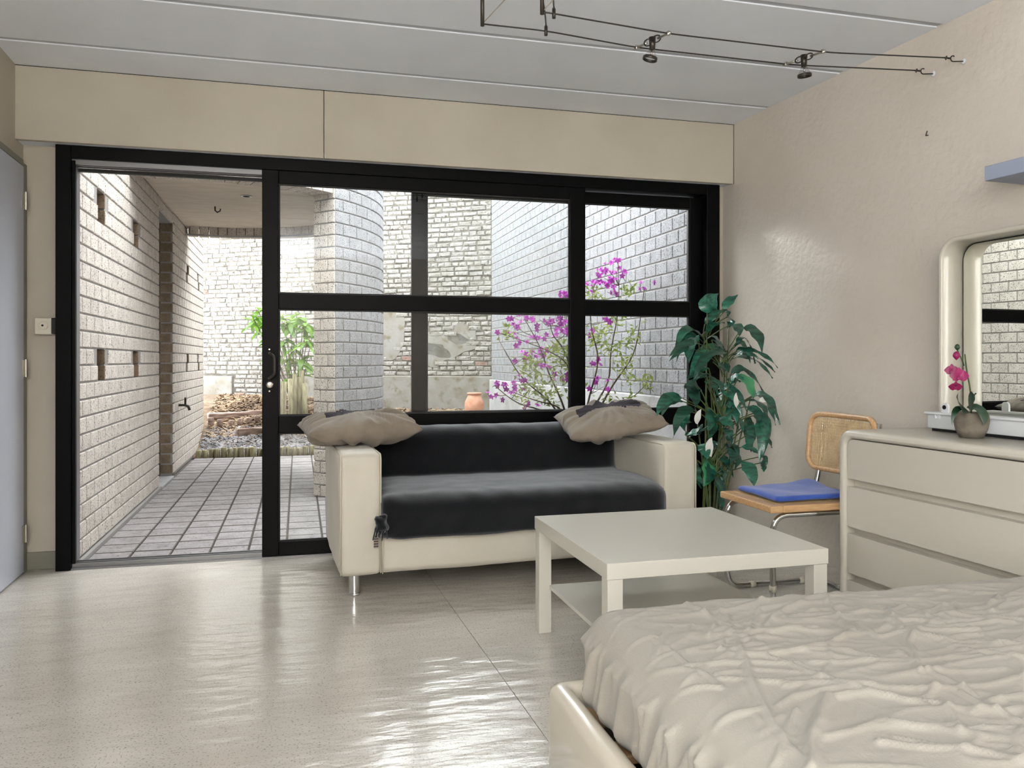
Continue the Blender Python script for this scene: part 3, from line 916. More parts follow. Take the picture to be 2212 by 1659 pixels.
scatter('bed_litter', 'dry leaf litter on the raised bed soil', 'leaf litter', M['chip'], 1500,
        lambda r: (r.uniform(.95, 2.34), r.uniform(5.5, 10.6)), .02, 2.6, 13, lambda x, y: (Vector((x, y, 0)) - A0).dot(Vector((-math.sin(PH), math.cos(PH), 0))) < -.03)

# low log edging along the terrace end
le = thing('log_edging', 'row of short mossy half logs at terrace end', 'log edging', (-.4, 9.44, 0))
x = PX + .06; k = 0
while x < .75:
    r = random.uniform(.026, .034); h = random.uniform(.075, .10)
    bm = B(); add_lathe(bm, [(r, -.05), (r * 1.02, h * .6), (r * .98, h), (r * .7, h + .006)], 9, (x, 9.44 + random.uniform(-.012, .012) - .03 * math.sin((x + 1.1) * 1.7), 0), True, True)
    obj('log', bm, M['log'], le, True, world=True)
    x += 2 * r + .004; k += 1

# upright palisade posts under the green shrub
pf = thing('palisade_posts', 'upright pale round posts around the green shrub', 'posts', (.05, 10.35, .3))
for (u_, vt, yy, rad) in ((607, 827, 10.2, .030), (613, 824, 10.24, .028), (628, 818, 10.45, .030), (636, 808, 10.55, .032), (645, 815, 10.6, .03), (653, 800, 10.65, .034), (659, 828, 10.45, .032), (596, 838, 10.1, .03), (584, 836, 10.1, .03), (574, 842, 10.05, .03)):
    a = (u_ - 1106) / FPX; dx, dy = SY + CY_ * a, CY_ - SY * a
    x = dx / dy * yy; Z = yy / dy
    zt = CAM_H + Z * (778 - vt) / FPX
    bm = B(); lx, ly = random.uniform(-.015, .015), random.uniform(-.02, .02)
    add_tube(bm, [(x - lx, yy - ly, gz(x, yy) - .1), (x, yy, (gz(x, yy) + zt) / 2), (x + lx, yy + ly, zt)], [rad, rad, rad * .96], 10)
    obj('post', bm, M['log'], pf, True, world=True)

# lying timbers and stumps
for i, (p0, p1, r, lb) in enumerate((((-1.10, 10.72), (-.42, 10.92), .055, 'weathered timber lying at the back of the gravel'),
                                     ((-.72, 10.22), (-.20, 10.32), .062, 'thick split timber lying in front of the stumps'))):
    bm = B()
    L_ = (Vector(p1) - Vector(p0)).length; an = math.atan2(p1[1] - p0[1], p1[0] - p0[0])
    add_box(bm, 0, L_, -r * 1.15, r * 1.15, -r * .3, r * 1.1, .018, 2)
    bmesh.ops.subdivide_edges(bm, edges=[e for e in bm.edges if e.calc_length() > .3], cuts=8)
    for v in bm.verts:
        v.co += Vector((0, noise.noise(v.co * 9 + Vector((i, 0, 0))) * .014, noise.noise(v.co * 7 + Vector((5, i, 0))) * .014))
    o = obj('timber', bm, M['timber']); o.location = (p0[0], p0[1], gz(*p0) + .01); o.rotation_euler = (0, -.03, an)
    tag(o, lb, 'timber')
sp = [(-1.04, 10.48, .10), (-.93, 10.46, .09), (-.80, 10.50, .07), (-.70, 10.52, .075), (-.60, 10.55, .07), (-.50, 10.58, .08), (-.16, 10.34, .12)]
for i, (x, y, h) in enumerate(sp):
    bm = B(); add_lathe(bm, [(.034, -.05), (.036, h * .7), (.034, h), (.026, h + .004)], 10, (x, y, gz(x, y)), True, True)
    o = obj('wood_stump', bm, M['timber'], None, True)
    tag(o, 'short round wood stump, number %s from the passage wall' % ('one two three four five six seven'.split()[i]), 'stump', 'stumps by the timbers')

# terracotta jar by the back wall
ja = thing('terracotta_jar', 'terracotta jar standing before the rendered wall base', 'jar', (2.03, 9.42, .40))
bm = B(); add_lathe(bm, [(.075, 0), (.10, .06), (.118, .14), (.112, .20), (.082, .265), (.072, .285)], 28, (2.03, 9.42, .37), True, False)
obj('body', bm, M['terracotta'], ja, True, world=True)
bm = B(); add_lathe(bm, [(.072, .283), (.088, .295), (.09, .306), (.082, .312), (.068, .306), (.064, .28)], 28, (2.03, 9.42, .37), False, False)
obj('rim', bm, M['terracotta'], ja, True, world=True)
bm = B(); add_lathe(bm, [(.064, .27), (.001, .265)], 20, (2.03, 9.42, .37), False, True)
obj('inside', bm, M['dark'], ja, world=True)

# ------------------------------------------------------------------ plants
def at(u, v, y):
    a = (u - 1106) / FPX
    dx, dy = SY + CY_ * a, CY_ - SY * a
    t = y / dy
    return Vector((dx * t, y, CAM_H + t * (778 - v) / FPX))

def curve3(p0, p1, p2, n):
    out = []
    for k in range(n + 1):
        t = k / n
        out.append(p0 * (1 - t) ** 2 + p1 * 2 * t * (1 - t) + p2 * t * t)
    return out

def add_leaf(bm, pts, W, up, fold=.25, shape=.75, wavy=0.0, seed=0):
    """leaf blade along the spine pts, maximal half width W, folded along the midrib"""
    n = len(pts) - 1; g = []
    for k, p in enumerate(pts):
        t = k / n
        tg = (pts[min(k + 1, n)] - pts[max(k - 1, 0)]).normalized()
        sd_ = tg.cross(up)
        if sd_.length < 1e-4: sd_ = tg.cross(Vector((0, 1, 0)))
        sd_.normalize(); nr = sd_.cross(tg).normalized()
        w_ = W * (math.sin(PI * min(1, t ** shape)) ** .85 if 0 < t < 1 else 0.02)
        row = []
        for s in (-1, -.5, 0, .5, 1):
            wv = wavy * math.sin(t * 14 + s * 2 + seed) * abs(s)
            row.append(bm.verts.new(p + sd_ * (s * w_) + nr * (abs(s) * w_ * fold - s * s * w_ * fold * .9 + wv)))
        g.append(row)
    for k in range(n):
        for j in range(4):
            bm.faces.new((g[k][j], g[k][j + 1], g[k + 1][j + 1], g[k + 1][j]))
    return bm

# artificial peace lily in the corner
LC = [  # base, via, tip (crop px), half width px, dark/light
 ((470, 245), (470, 160), (548, 108), 58, 0), ((580, 215), (610, 160), (682, 118), 26, 0), ((455, 320), (510, 240), (602, 222), 26, 0),
 ((600, 222), (625, 235), (612, 268), 14, 0), ((458, 378), (500, 300), (592, 312), 20, 0), ((600, 276), (660, 270), (612, 352), 30, 0),
 ((650, 322), (700, 325), (690, 402), 30, 0), ((715, 342), (830, 330), (850, 512), 42, 0), ((668, 450), (745, 330), (802, 592), 22, 0),
 ((662, 512), (740, 440), (838, 525), 15, 0), ((640, 535), (800, 480), (938, 652), 20, 0), ((640, 562), (790, 490), (922, 694), 22, 0),
 ((634, 662), (720, 540), (852, 778), 20, 0), ((452, 425), (300, 220), (238, 555), 26, 0), ((432, 462), (320, 400), (205, 548), 20, 0),
 ((412, 395), (330, 430), (348, 592), 36, 0), ((592, 492), (430, 420), (348, 692), 36, 0), ((500, 430), (580, 440), (588, 558), 34, 0),
 ((510, 582), (580, 580), (588, 662), 32, 0), ((466, 692), (400, 660), (328, 690), 22, 0), ((482, 622), (420, 600), (342, 694), 22, 0),
 ((470, 682), (560, 690), (584, 804), 32, 0), ((610, 722), (670, 650), (722, 702), 26, 0), ((700, 665), (770, 700), (790, 838), 42, 1),
 ((318, 732), (400, 760), (386, 895), 48, 0), ((540, 772), (660, 680), (752, 945), 24, 0), ((552, 815), (660, 810), (676, 1005), 46, 0),
 ((808, 800), (900, 760), (972, 1014), 26, 0), ((758, 842), (890, 850), (878, 1015), 32, 0), ((302, 832), (170, 770), (122, 955), 32, 0),
 ((382, 912), (270, 870), (238, 1105), 32, 0), ((345, 920), (290, 990), (332, 1084), 44, 0), ((490, 908), (520, 1000), (490, 1108), 46, 0),
 ((344, 1094), (420, 1090), (472, 1020), 24, 0), ((765, 955), (720, 1060), (752, 1172), 46, 0), ((790, 950), (890, 980), (828, 1275), 38, 0),
 ((870, 1012), (890, 1080), (916, 1172), 16, 0), ((700, 1170), (780, 1150), (832, 1224), 18, 0), ((640, 1160), (720, 1200), (660, 1322), 44, 0),
 ((530, 1242), (600, 1210), (652, 1374), 28, 0), ((452, 1232), (520, 1320), (448, 1438), 46, 1), ((490, 1345), (600, 1380), (570, 1602), 38, 0),
 ((700, 1270), (790, 1300), (792, 1438), 42, 0), ((402, 1152), (470, 1170), (470, 1254), 32, 0), ((530, 970), (600, 970), (654, 1044), 32, 0),
 ((380, 1242), (370, 1340), (432, 1452), 30, 0), ((720, 1022), (770, 1040), (792, 1122), 26, 0), ((582, 1042), (630, 1050), (640, 1114), 26, 0),
 ((842, 1232), (880, 1240), (872, 1298), 22, 0), ((560, 1150), (520, 1120), (500, 1190), 24, 0), ((600, 880), (640, 860), (700, 900), 22, 0),
 ((430, 780), (390, 700), (320, 740), 28, 0), ((560, 1300), (600, 1340), (585, 1420), 26, 0), ((640, 950), (700, 960), (720, 1060), 24, 0)]
rl = random.Random(17)
for (a, b, c, hw, lt) in list(LC):          # a second, deeper layer of leaves
    if rl.random() < .62 and a[1] > 380:
        dx, dy, f = rl.uniform(-34, 34), rl.uniform(-30, 46), rl.uniform(.75, 1.0)
        tr = lambda p: (a[0] + dx + (p[0] - a[0]) * f, a[1] + dy + (p[1] - a[1]) * f)
        LC.append((tr(a), tr(b), tr(c), hw * .85, 0))
cu = lambda p, y: at(1380 + .3135 * p[0], 600 + .3135 * p[1], y)
pl = thing('artificial_peace_lily', 'tall green artificial peace lily standing in the corner', 'plant', (2.17, 3.95, 0))
def inwall(p):
    return Vector((min(p.x, RW(p.y) - .014), min(p.y, 4.50), max(p.z, .02)))
rr = random.Random(3)
hub = [Vector((2.13, 3.97, 1.2)), Vector((2.23, 3.95, 1.05)), Vector((2.20, 3.93, .75)), Vector((2.15, 3.95, .5))]
for i, (a, b, c, hw, lt) in enumerate(LC):
    y0 = 3.97 + rr.uniform(-.07, .07); y1 = y0 + rr.uniform(-.16, .04)
    p0, p1, p2 = cu(a, y0), cu(b, (y0 + y1) / 2), cu(c, y1)
    pts = curve3(p0, p1, p2, 10)
    W = 1.3 * hw * .3135 * 4.3 / FPX
    upv = Vector((rr.uniform(-.5, .5), -.55 + rr.uniform(-.5, .3), .75)).normalized()
    bm = B(); add_leaf(bm, [p for p in pts], W, upv, .35, .8, .006, i)
    for v in bm.verts: v.co = inwall(v.co)
    lf = obj('leaf', bm, M['lily_light'] if lt else M['lily'], pl, True, world=True)
    if lt: tag(lf, 'bright light green leaf')
    # petiole down to the stems
    tgt = min(hub, key=lambda h: (h - p0).length + (0 if h.z < p0.z else .8))
    q = Vector((tgt.x + rr.uniform(-.03, .03), tgt.y + rr.uniform(-.03, .03), min(tgt.z, p0.z - .08)))
    mid = (p0 + q) / 2 + Vector((0, 0, .02))
    bm = B(); add_tube(bm, [inwall(p) for p in curve3(p0, mid, q, 5)], .0032, 5)
    obj('petiole', bm, M['stem'], pl, True, world=True)
for k, (a, b) in enumerate((((455, 1600), (470, 330)), ((500, 1600), (470, 860)), ((530, 1600), (600, 500)), ((560, 1600), (620, 340)), ((585, 1600), (700, 900)),
                            ((545, 1600), (640, 1160)), ((480, 1600), (390, 900)), ((515, 1600), (560, 1000)), ((575, 1600), (770, 830)), ((470, 1600), (430, 1300)))):
    p0, p1 = cu(a, 3.97), cu(b, 3.97 + rr.uniform(-.04, .04))
    base = Vector((2.17 + (k - 5) * .009, 3.97 + rr.uniform(-.03, .03), .20))
    bm = B(); add_tube(bm, [base, base * .25 + p0 * .75, p0 * .7 + p1 * .3 + Vector((0, 0, .02)), p1], [.009, .008, .006, .003], 7)
    obj('stem', bm, M['stem'], pl, True, world=True)
for (a, b, c, hw) in (((690, 905), (660, 850), (672, 790), 22), ((405, 1010), (395, 960), (430, 905), 26), ((500, 1235), (470, 1160), (505, 1100), 34), ((830, 850), (860, 830), (905, 845), 20)):
    y0 = 3.88
    bm = B(); add_leaf(bm, curve3(cu(a, y0), cu(b, y0 - .02), cu(c, y0), 8), hw * .3135 * 4.2 / FPX, Vector((0.1, -1, .2)), -.5, .8)
    sp_ = obj('spathe', bm, M['spathe'], pl, True, world=True); tag(sp_, 'white spathe flower')
bm = B(); add_lathe(bm, [(.075, 0), (.105, .20), (.115, .22), (.105, .225), (.095, .19)], 28, (2.17, 3.97, 0), True, False)
obj('pot', bm, M['dark_metal'], pl, True, world=True)
bm = B(); add_lathe(bm, [(.098, .195), (.001, .20)], 20, (2.17, 3.97, 0), False, True)
obj('potting_soil', bm, M['soil'], pl, world=True)

# flowering azalea in the raised bed
az = thing('flowering_azalea', 'loose azalea shrub with magenta blossoms behind the window', 'shrub', (1.9, 5.4, .42))
ca = lambda p, y: at(1040 + .378 * p[0], 540 + .378 * p[1], y)
def azy(p, r):
    y = 5.42 + r
    u = 1040 + .378 * p[0]; a = (u - 1106) / FPX
    return min(y, 2.33 / ((SY + CY_ * a) / (CY_ - SY * a)))
mains = [[(560, 960), (640, 900), (735, 745), (735, 590), (790, 330), (780, 70)], [(555, 960), (600, 890), (680, 620), (615, 430), (640, 220)],
         [(545, 960), (430, 890), (230, 740), (130, 570)], [(550, 960), (520, 800), (500, 640), (350, 560), (110, 475)],
         [(545, 960), (460, 860), (380, 700), (340, 560), (250, 400)], [(560, 960), (545, 780), (470, 560), (400, 480), (390, 385)],
         [(565, 960), (700, 880), (860, 850), (950, 760)], [(535, 960), (380, 920), (200, 880), (75, 775)], [(556, 960), (560, 700), (520, 520), (480, 430)],
         [(562, 960), (740, 780), (880, 600), (930, 225)], [(540, 960), (480, 900), (300, 860), (150, 800)]]
mp_ = []
for i, mn in enumerate(mains):
    r = rr.uniform(-.22, .12)
    pts = [ca(p, azy(p, r * k / 4)) for k, p in enumerate(mn)]
    pts[0] = Vector((1.9 + rr.uniform(-.04, .04), 5.4 + rr.uniform(-.04, .04), .36))
    sp = fillet(pts, .25, 4)
    bm = B(); add_tube(bm, sp, [.0065 * (1 - .8 * k / (len(sp) - 1)) + .0015 for k in range(len(sp))], 6)
    obj('branch', bm, M['bark'], az, True, world=True)
    mp_ += sp[3:]
FLW = [(780, 55), (708, 95), (780, 100), (735, 125), (665, 155), (700, 160), (745, 185), (625, 190), (640, 215), (720, 240), (800, 150), (920, 210), (940, 222), (690, 180), (760, 235), (650, 190),
       (475, 240), (455, 250), (175, 385), (95, 462), (190, 425), (185, 470), (245, 390), (265, 400), (330, 395), (350, 400), (395, 380), (440, 410), (470, 420), (455, 445), (490, 470), (310, 490),
       (350, 485), (390, 490), (430, 540), (225, 515), (230, 560), (290, 580), (360, 585), (215, 625), (250, 610), (330, 625), (340, 660), (250, 740), (185, 760), (80, 770), (150, 800),
       (185, 800), (205, 810), (75, 822), (275, 880), (430, 765), (485, 740), (400, 700), (720, 405), (660, 635), (655, 765), (700, 780), (620, 470), (545, 330), (545, 420), (550, 500), (520, 300)]
def flower_mesh():
    bm = B()
    for k in range(5):
        a = 2 * PI * k / 5
        d = Vector((math.cos(a), math.sin(a), 0))
        pts = [d * .003, d * .012 + Vector((0, 0, .008)), d * .024 + Vector((0, 0, .011)), d * .034 + Vector((0, 0, .006))]
        add_leaf(bm, curve3(pts[0], pts[1] * 1.3 + Vector((0, 0, .004)), pts[3], 4), .0105, Vector((0, 0, 1)), .2, .9)
    for k in range(4):
        a = 2 * PI * k / 4 + .4
        add_tube(bm, [(0, 0, 0), (math.cos(a) * .008, math.sin(a) * .008, .028)], .0009, 3)
    add_tube(bm, [(0, 0, -.018), (0, 0, .002)], [.0015, .004], 5)
    me = bpy.data.meshes.new('flower'); bm.to_mesh(me); bm.free(); me.materials.append(M['magenta']); me.shade_smooth()
    return me
fm = flower_mesh()
ends = []
for f in FLW:
    y = azy(f, rr.uniform(-.25, .12)); c = ca(f, y); ends.append(c)
    for k in range(rr.choice((2, 3, 4))):
        p = c + Vector((rr.uniform(-.045, .045), rr.uniform(-.04, .04), rr.uniform(-.04, .04)))
        inst('flower', fm, az, p, rot=(rr.uniform(.2, 1.9), rr.uniform(-.6, .6), rr.uniform(-.8, .8)), scale=(.72,) * 3)
tw = B()
for c in ends:
    q = min(mp_, key=lambda m_: (m_ - c).length + (.5 if m_.z > c.z else 0))
    add_tube(tw, [q, (q + c) / 2 + Vector((rr.uniform(-.02, .02), 0, -.01)), c], [.003, .0022, .0014], 4)
obj('twigs', tw, M['bark'], az, world=True)
V_, F_ = [], []
def small_leaf(p, l, w_, rot):
    b0 = len(V_)
    for q in ((0, 0, 0), (l * .45, w_, .004), (l, 0, -.003), (l * .45, -w_, .004), (l * .45, 0, -.003)):
        V_.append(tuple(p + rot @ Vector(q)))
    for f in ((0, 4, 1), (1, 4, 2), (2, 4, 3), (3, 4, 0)): F_.append(tuple(b0 + k for k in f))
GRN = [(400, 600, 60), (280, 640, 50), (680, 465, 55), (320, 700, 60), (350, 770, 80), (450, 560, 60), (860, 500, 50), (820, 640, 60), (760, 420, 50), (470, 640, 70), (840, 240, 40),
       (650, 260, 40), (250, 690, 50), (440, 820, 90), (380, 840, 80), (640, 520, 60), (780, 540, 60), (700, 560, 60), (830, 730, 60), (930, 770, 40), (150, 480, 40), (450, 720, 70), (490, 580, 50), (540, 700, 60), (300, 800, 60), (240, 830, 50), (720, 880, 60), (830, 860, 60)]
for (cx, cy, r) in GRN:
    for k in range(34):
        f = (cx + rr.gauss(0, r * .55), cy + rr.gauss(0, r * .55))
        p = ca(f, azy(f, rr.uniform(-.25, .15)))
        if p.z < .5: continue
        R = Matrix.Rotation(rr.uniform(0, 6.28), 3, 'Z') @ Matrix.Rotation(rr.uniform(-1.2, .5), 3, 'Y') @ Matrix.Rotation(rr.uniform(-.8, .8), 3, 'X')
        small_leaf(p, rr.uniform(.03, .06), rr.uniform(.008, .013), R)
me = bpy.data.meshes.new('small_leaves'); me.from_pydata(V_, [], F_); me.update(); me.materials.append(M['azleaf'])
o = bpy.data.objects.new('small_leaves', me); link(o, az); o.matrix_parent_inverse = az.matrix_basis.inverted(); o['kind'] = 'stuff'

# evergreen shrub behind the palisade
gs = thing('evergreen_shrub', 'upright evergreen shrub with long glossy green leaves', 'shrub', (.2, 10.85, .4))
base = Vector((at(640, 858, 10.85).x, 10.85, gz(.2, 10.85)))
lm = []
for k in range(4):
    bm = B(); L_ = .15 + .02 * k
    add_leaf(bm, curve3(Vector((0, 0, 0)), Vector((L_ * .5, 0, .03)), Vector((L_, 0, -.02 - .012 * k)), 6), .034, Vector((0, 0, 1)), .3, .85)
    me = bpy.data.meshes.new('leaf'); bm.to_mesh(me); bm.free(); me.materials.append(M['leaf_light']); me.shade_smooth(); lm.append(me)
for (u_, v_) in ((558, 672), (548, 690), (566, 700), (612, 682), (626, 698), (641, 680), (655, 690), (663, 735), (612, 735), (634, 752), (651, 775), (620, 778), (645, 812), (628, 812), (588, 690), (580, 730), (595, 760), (660, 700), (676, 720)):
    y = 10.85 + rr.uniform(-.3, .25); tip = at(u_, v_, y)
    bm = B(); add_tube(bm, curve3(base + Vector((rr.uniform(-.05, .05), rr.uniform(-.05, .05), 0)), Vector((base.x * .6 + tip.x * .4, (base.y + tip.y) / 2, tip.z * .5 + base.z * .5 - .05)), tip, 6), [.010, .009, .008, .007, .006, .005, .004], 6)
    obj('branch', bm, M['bark'], gs, True, world=True)
    for k in range(13):
        an = k * 2.4 + rr.uniform(-.3, .3); el = rr.uniform(-.9, .5)
        inst('leaf', rr.choice(lm), gs, tip + Vector((0, 0, -.025 * (k // 3) + rr.uniform(-.02, .03))), rot=(rr.uniform(-.4, .4), -el, an), scale=(rr.uniform(.8, 1.15),) * 3)

# ------------------------------------------------------------------ sofa
def sag(seed, amp, sc=4.0):
    def f(p, n_):
        return n_ * (noise.noise(Vector((p.x * sc + seed, p.y * sc, p.z * sc))) * amp + noise.noise(Vector((p.x * sc * 4 + seed, p.y * sc * 4, p.z * sc * 4))) * amp * .25)
    return f
SW, SD = 1.79, .86
so = thing('sofa', 'low white two seat sofa on chrome legs before window', 'sofa', (.175, 3.655, 0), math.radians(2.3))
def arm_disp(seed):
    f = sag(seed, .005, 5)
    def g(p, n_):
        fold = Vector((0, 0, 0))
        return f(p, n_)
    return g
for i, x0 in enumerate((0.0, SW - .19)):
    bm = B(); rbox(bm, (x0 + .095, SD / 2, .375), (.095, SD / 2, .278), .028, (10, 26, 22), arm_disp(i * 7))
    obj('armrest', bm, M['sofa'], so, True)
    bm = B()
    for xx in (x0 + .006, x0 + .184):
        add_tube(bm, fillet([(xx, .004, .11), (xx, .004, .645), (xx, .85, .645)], .03, 5), .0035, 6)
    obj('piping', bm, M['seam'], so, True)
bm = B(); rbox(bm, (SW / 2, SD / 2 + .01, .25), (SW / 2 - .17, SD / 2 - .01, .152), .02, (40, 20, 10), sag(3, .005))
obj('seat_base', bm, M['sofa'], so, True)
bm = B(); rbox(bm, (SW / 2, SD - .13, .43), (SW / 2 - .17, .125, .235), .05, (40, 10, 14), sag(9, .006))
obj('backrest', bm, M['sofa'], so, True)
bm = B(); add_tube(bm, [(.192, .002, .105), (.192, .002, .30)], .0025, 6); add_tube(bm, [(SW - .192, .002, .105), (SW - .192, .002, .30)], .0025, 6)
obj('front_seam', bm, M['seam'], so, True)
for (x, y) in ((.075, .075), (SW - .09, .09), (.09, SD - .1), (SW - .09, SD - .1)):
    bm = B(); add_lathe(bm, [(.026, 0), (.026, .012)], 24, (x, y, 0), True, True); add_lathe(bm, [(.0245, .010), (.0245, .105)], 24, (x, y, 0), False, False)
    obj('leg', bm, M['chrome'], so, True)

# dark throw over seat and back
th = thing('throw_blanket', 'charcoal fleece throw spread over sofa seat and back', 'blanket', (.175, 3.655, 0), math.radians(2.3))
prof = fillet([(-.022, .262), (-.024, .41), (.03, .452), (.30, .462), (.575, .452), (.585, .50), (.588, .655), (.64, .712), (.78, .705), (.883, .66), (.888, .50)], .06, 5)
prof = [Vector((0, p[0], p[1])) for p in prof]
# resample
def resample(pts, n):
    d = [0]
    for a, b in zip(pts[:-1], pts[1:]): d.append(d[-1] + (b - a).length)
    out = []; j = 0
    for k in range(n + 1):
        s = d[-1] * k / n
        while j < len(d) - 2 and d[j + 1] < s: j += 1
        t = (s - d[j]) / max(d[j + 1] - d[j], 1e-9)
        out.append(pts[j].lerp(pts[j + 1], t))
    return out
prof = resample(prof, 90)
bm = B(); nx = 90; g = []
for i in range(nx + 1):
    fx = i / nx; row = []
    for k, p in enumerate(prof):
        a = prof[max(k - 1, 0)]; b = prof[min(k + 1, len(prof) - 1)]; t = (b - a).normalized(); nrm = Vector((0, -t.z, t.y))
        x0, x1 = .186, SW - .186
        x = x0 + (x1 - x0) * fx
        s = k / 90
        off = .006 * noise.noise(Vector((x * 3, s * 9, 0))) + .004 * noise.noise(Vector((x * 12, s * 22, 3)))
        # rounded ends of the seat cushion and a low crown in the middle
        e = min(x - x0, x1 - x); off += -.018 * max(0, 1 - e / .05) ** 2
        off += .010 * math.sin(PI * fx) * math.exp(-((s - .36) / .12) ** 2)
        # bunching folds at the left end of the seat front
        if x < x0 + .12 and s < .42: off += .008 * math.sin(s * 60) * (1 - (x - x0) / .12)
        # lower hem is not straight
        q = p + nrm * off
        if k == 0: q.z += .01 * noise.noise(Vector((x * 4, 1, 1))) + .03 * max(0, 1 - (x - x0) / .10) ** 2
        row.append(bm.verts.new((x, q.y, q.z)))
    g.append(row)
for i in range(nx):
    for k in range(90):
        bm.faces.new((g[i][k], g[i + 1][k], g[i + 1][k + 1], g[i][k + 1]))
o = obj('throw_cloth', bm, M['throw'], th, True)
sol = o.modifiers.new('thick', 'SOLIDIFY'); sol.thickness = .006; sol.offset = 1
# knotted corner with striped care label at the left end
bm = B(); rbox(bm, (.182, -.028, .335), (.03, .022, .045), .02, (8, 8, 10), sag(21, .018, 26))
obj('bunched_corner', bm, M['throw'], th, True)
bm = B()
for k in range(9):
    add_tube(bm, curve3(Vector((.16 + .006 * k, -.035, .33)), Vector((.15 + .006 * k, -.052, .31)), Vector((.142 + .007 * k + rr.uniform(-.01, .01), -.045, .275 + rr.uniform(-.012, .012))), 4), .0035, 5)
obj('fringe', bm, M['throw'], th, True)
bm = B(); add_box(bm, .146, .166, -.050, -.047, .236, .282)
cl_ = obj('care_label', bm, M['linen'], th)
for k in range(4):
    bm = B(); add_box(bm, .1458, .1662, -.0506, -.0464, .241 + .011 * k, .2455 + .011 * k)
    obj('label_stripe', bm, M['print'], cl_)

# cushions
def cushion(name, label, loc, rot, hx, hy, hz, seed, blot):
    t = thing(name, label, 'cushion', loc)
    t.rotation_euler = rot
    n = 44; top = []; bm = B()
    def zf(x, y):
        q = max(0, (1 - x * x)) ** .5 * max(0, (1 - y * y)) ** .5
        return q ** .78
    def P(i, j, s):
        x, y = -1 + 2 * i / n, -1 + 2 * j / n
        # pinched corners: sides drawn in
        px_ = x * hx * (1 - .05 * (1 - y * y)); py_ = y * hy * (1 - .05 * (1 - x * x))
        r_ = math.hypot(x, y) + 1e-6; an = math.atan2(y, x)
        edge = max(abs(x), abs(y))
        wr = .038 * (abs(noise.noise(Vector((math.cos(an) * 4.5 + seed, math.sin(an) * 4.5, s * 3 + r_ * .8)))) - .2) * edge * zf(x * .9, y * .9) * 2
        z = s * hz * zf(x, y) + wr * s + .008 * noise.noise(Vector((x * 2 + seed, y * 2, s)))
        z += .05 * hz * math.sin(x * 2 + seed)
        return Vector((px_, py_, z))
    g = {}
    for s in (1, -1):
        for i in range(n + 1):
            for j in range(n + 1):
                edge = i in (0, n) or j in (0, n)
                k = (i, j, 1 if edge else s)
                if k not in g: g[k] = bm.verts.new(P(i, j, 0 if edge else s))
    V2 = lambda i, j, s: g[(i, j, 1 if (i in (0, n) or j in (0, n)) else s)]
    pr = B(); gp = {}
    for s in (1, -1):
        for i in range(n):
            for j in range(n):
                q = [V2(i, j, s), V2(i + 1, j, s), V2(i + 1, j + 1, s), V2(i, j + 1, s)]
                bm.faces.new(q if s > 0 else q[::-1])
    # printed dark motif on the upper side
    for i in range(n):
        for j in range(n):
            x, y = -1 + 2 * (i + .5) / n, -1 + 2 * (j + .5) / n
            if blot(x, y):
                vs = []
                for (a, b) in ((i, j), (i + 1, j), (i + 1, j + 1), (i, j + 1)):
                    if (a, b) not in gp: gp[(a, b)] = pr.verts.new(V2(a, b, 1).co + Vector((0, 0, .0015)))
                    vs.append(gp[(a, b)])
                pr.faces.new(vs)
    obj('cover', bm, M['linen'], t, True)
    obj('printed_motif', pr, M['print'], t, True)
    return t
blot1 = lambda x, y: (abs(y - .25 * math.sin(x * 3) - .1) < .20 and -.62 < x < .72) or ((x + .1) ** 2 / .05 + (y - .35) ** 2 / .1 < 1)
blot2 = lambda x, y: (abs(y - .3 * math.sin(x * 3 + 2) + .0) < .26 and -.7 < x < .35) or ((x - .45) ** 2 / .12 + (y - .1) ** 2 / .06 < 1)
cushion('cushion', 'linen cushion with dark print on the left armrest', (.290, 4.13, .733), (math.radians(2), math.radians(-1), math.radians(6)),   .275, .24, .078, 1, blot1)
cushion('cushion', 'linen cushion with dark print on the right armrest', (1.655, 4.16, .738), (math.radians(11), math.radians(-8), math.radians(-8)), .268, .23, .080, 5, blot2)
# ------------------------------------------------------------------ coffee table
tb = thing('coffee_table', 'square white coffee table with lower shelf', 'table', (1.295, 2.685, 0))
X0, X1, TY0, TY1 = .907, 1.685, 2.294, 3.073
box('table_top', X0, X1, TY0, TY1, .40, .45, M['table'], tb, .0015, 1)
for x in (X0 + .003, X1 - .053):
    for y in (TY0 + .003, TY1 - .053):
        box('leg', x, x + .05, y, y + .05, 0, .3995, M['table'], tb, .001, 1)
box('lower_shelf', X0 + .045, X1 - .045, TY0 + .045, TY1 - .045, .172, .186, M['table'], tb, .001, 1)

# ------------------------------------------------------------------ cane chair
ch = thing('cane_chair', 'cantilever chair with cane back and chrome tube frame', 'chair', (2.16, 3.2, 0))
CY0, CY1, CX0, CX1 = 3.0, 3.40, 1.93, 2.385
def tube_part(name, pts, r, m, par, fr=.06, n=10):
    bm = B(); add_tube(bm, fillet(pts, fr, 7), r, n); return obj(name, bm, m, par, True, world=True)
for yy, s in ((CY0 + .012, 1), (CY1 - .012, -1)):
    tube_part('side_tube', [(CX1 + .085, yy, .79), (CX1 + .055, yy, .56), (CX1 + .02, yy, .415), (CX1 - .05, yy, .412), (CX0 + .01, yy, .412), (CX0 + .01, yy, .0125), (CX1 + .04, yy, .0125), (CX1 + .05, yy + s * .06, .0125)], .0125, M['chrome'], ch, .075)
    for xx in (CX0 + .13, CX1 - .06):
        bm = B(); add_tube(bm, [(xx, yy, .0125), (xx + .025, yy, .0125)], .0155, 12); obj('floor_glide', bm, M['collar'], ch, True, world=True)
    bm = B(); add_tube(bm, [(CX0 + .01, yy, .09), (CX0 + .01, yy, .115)], .0155, 12); obj('tube_collar', bm, M['collar'], ch, True, world=True)
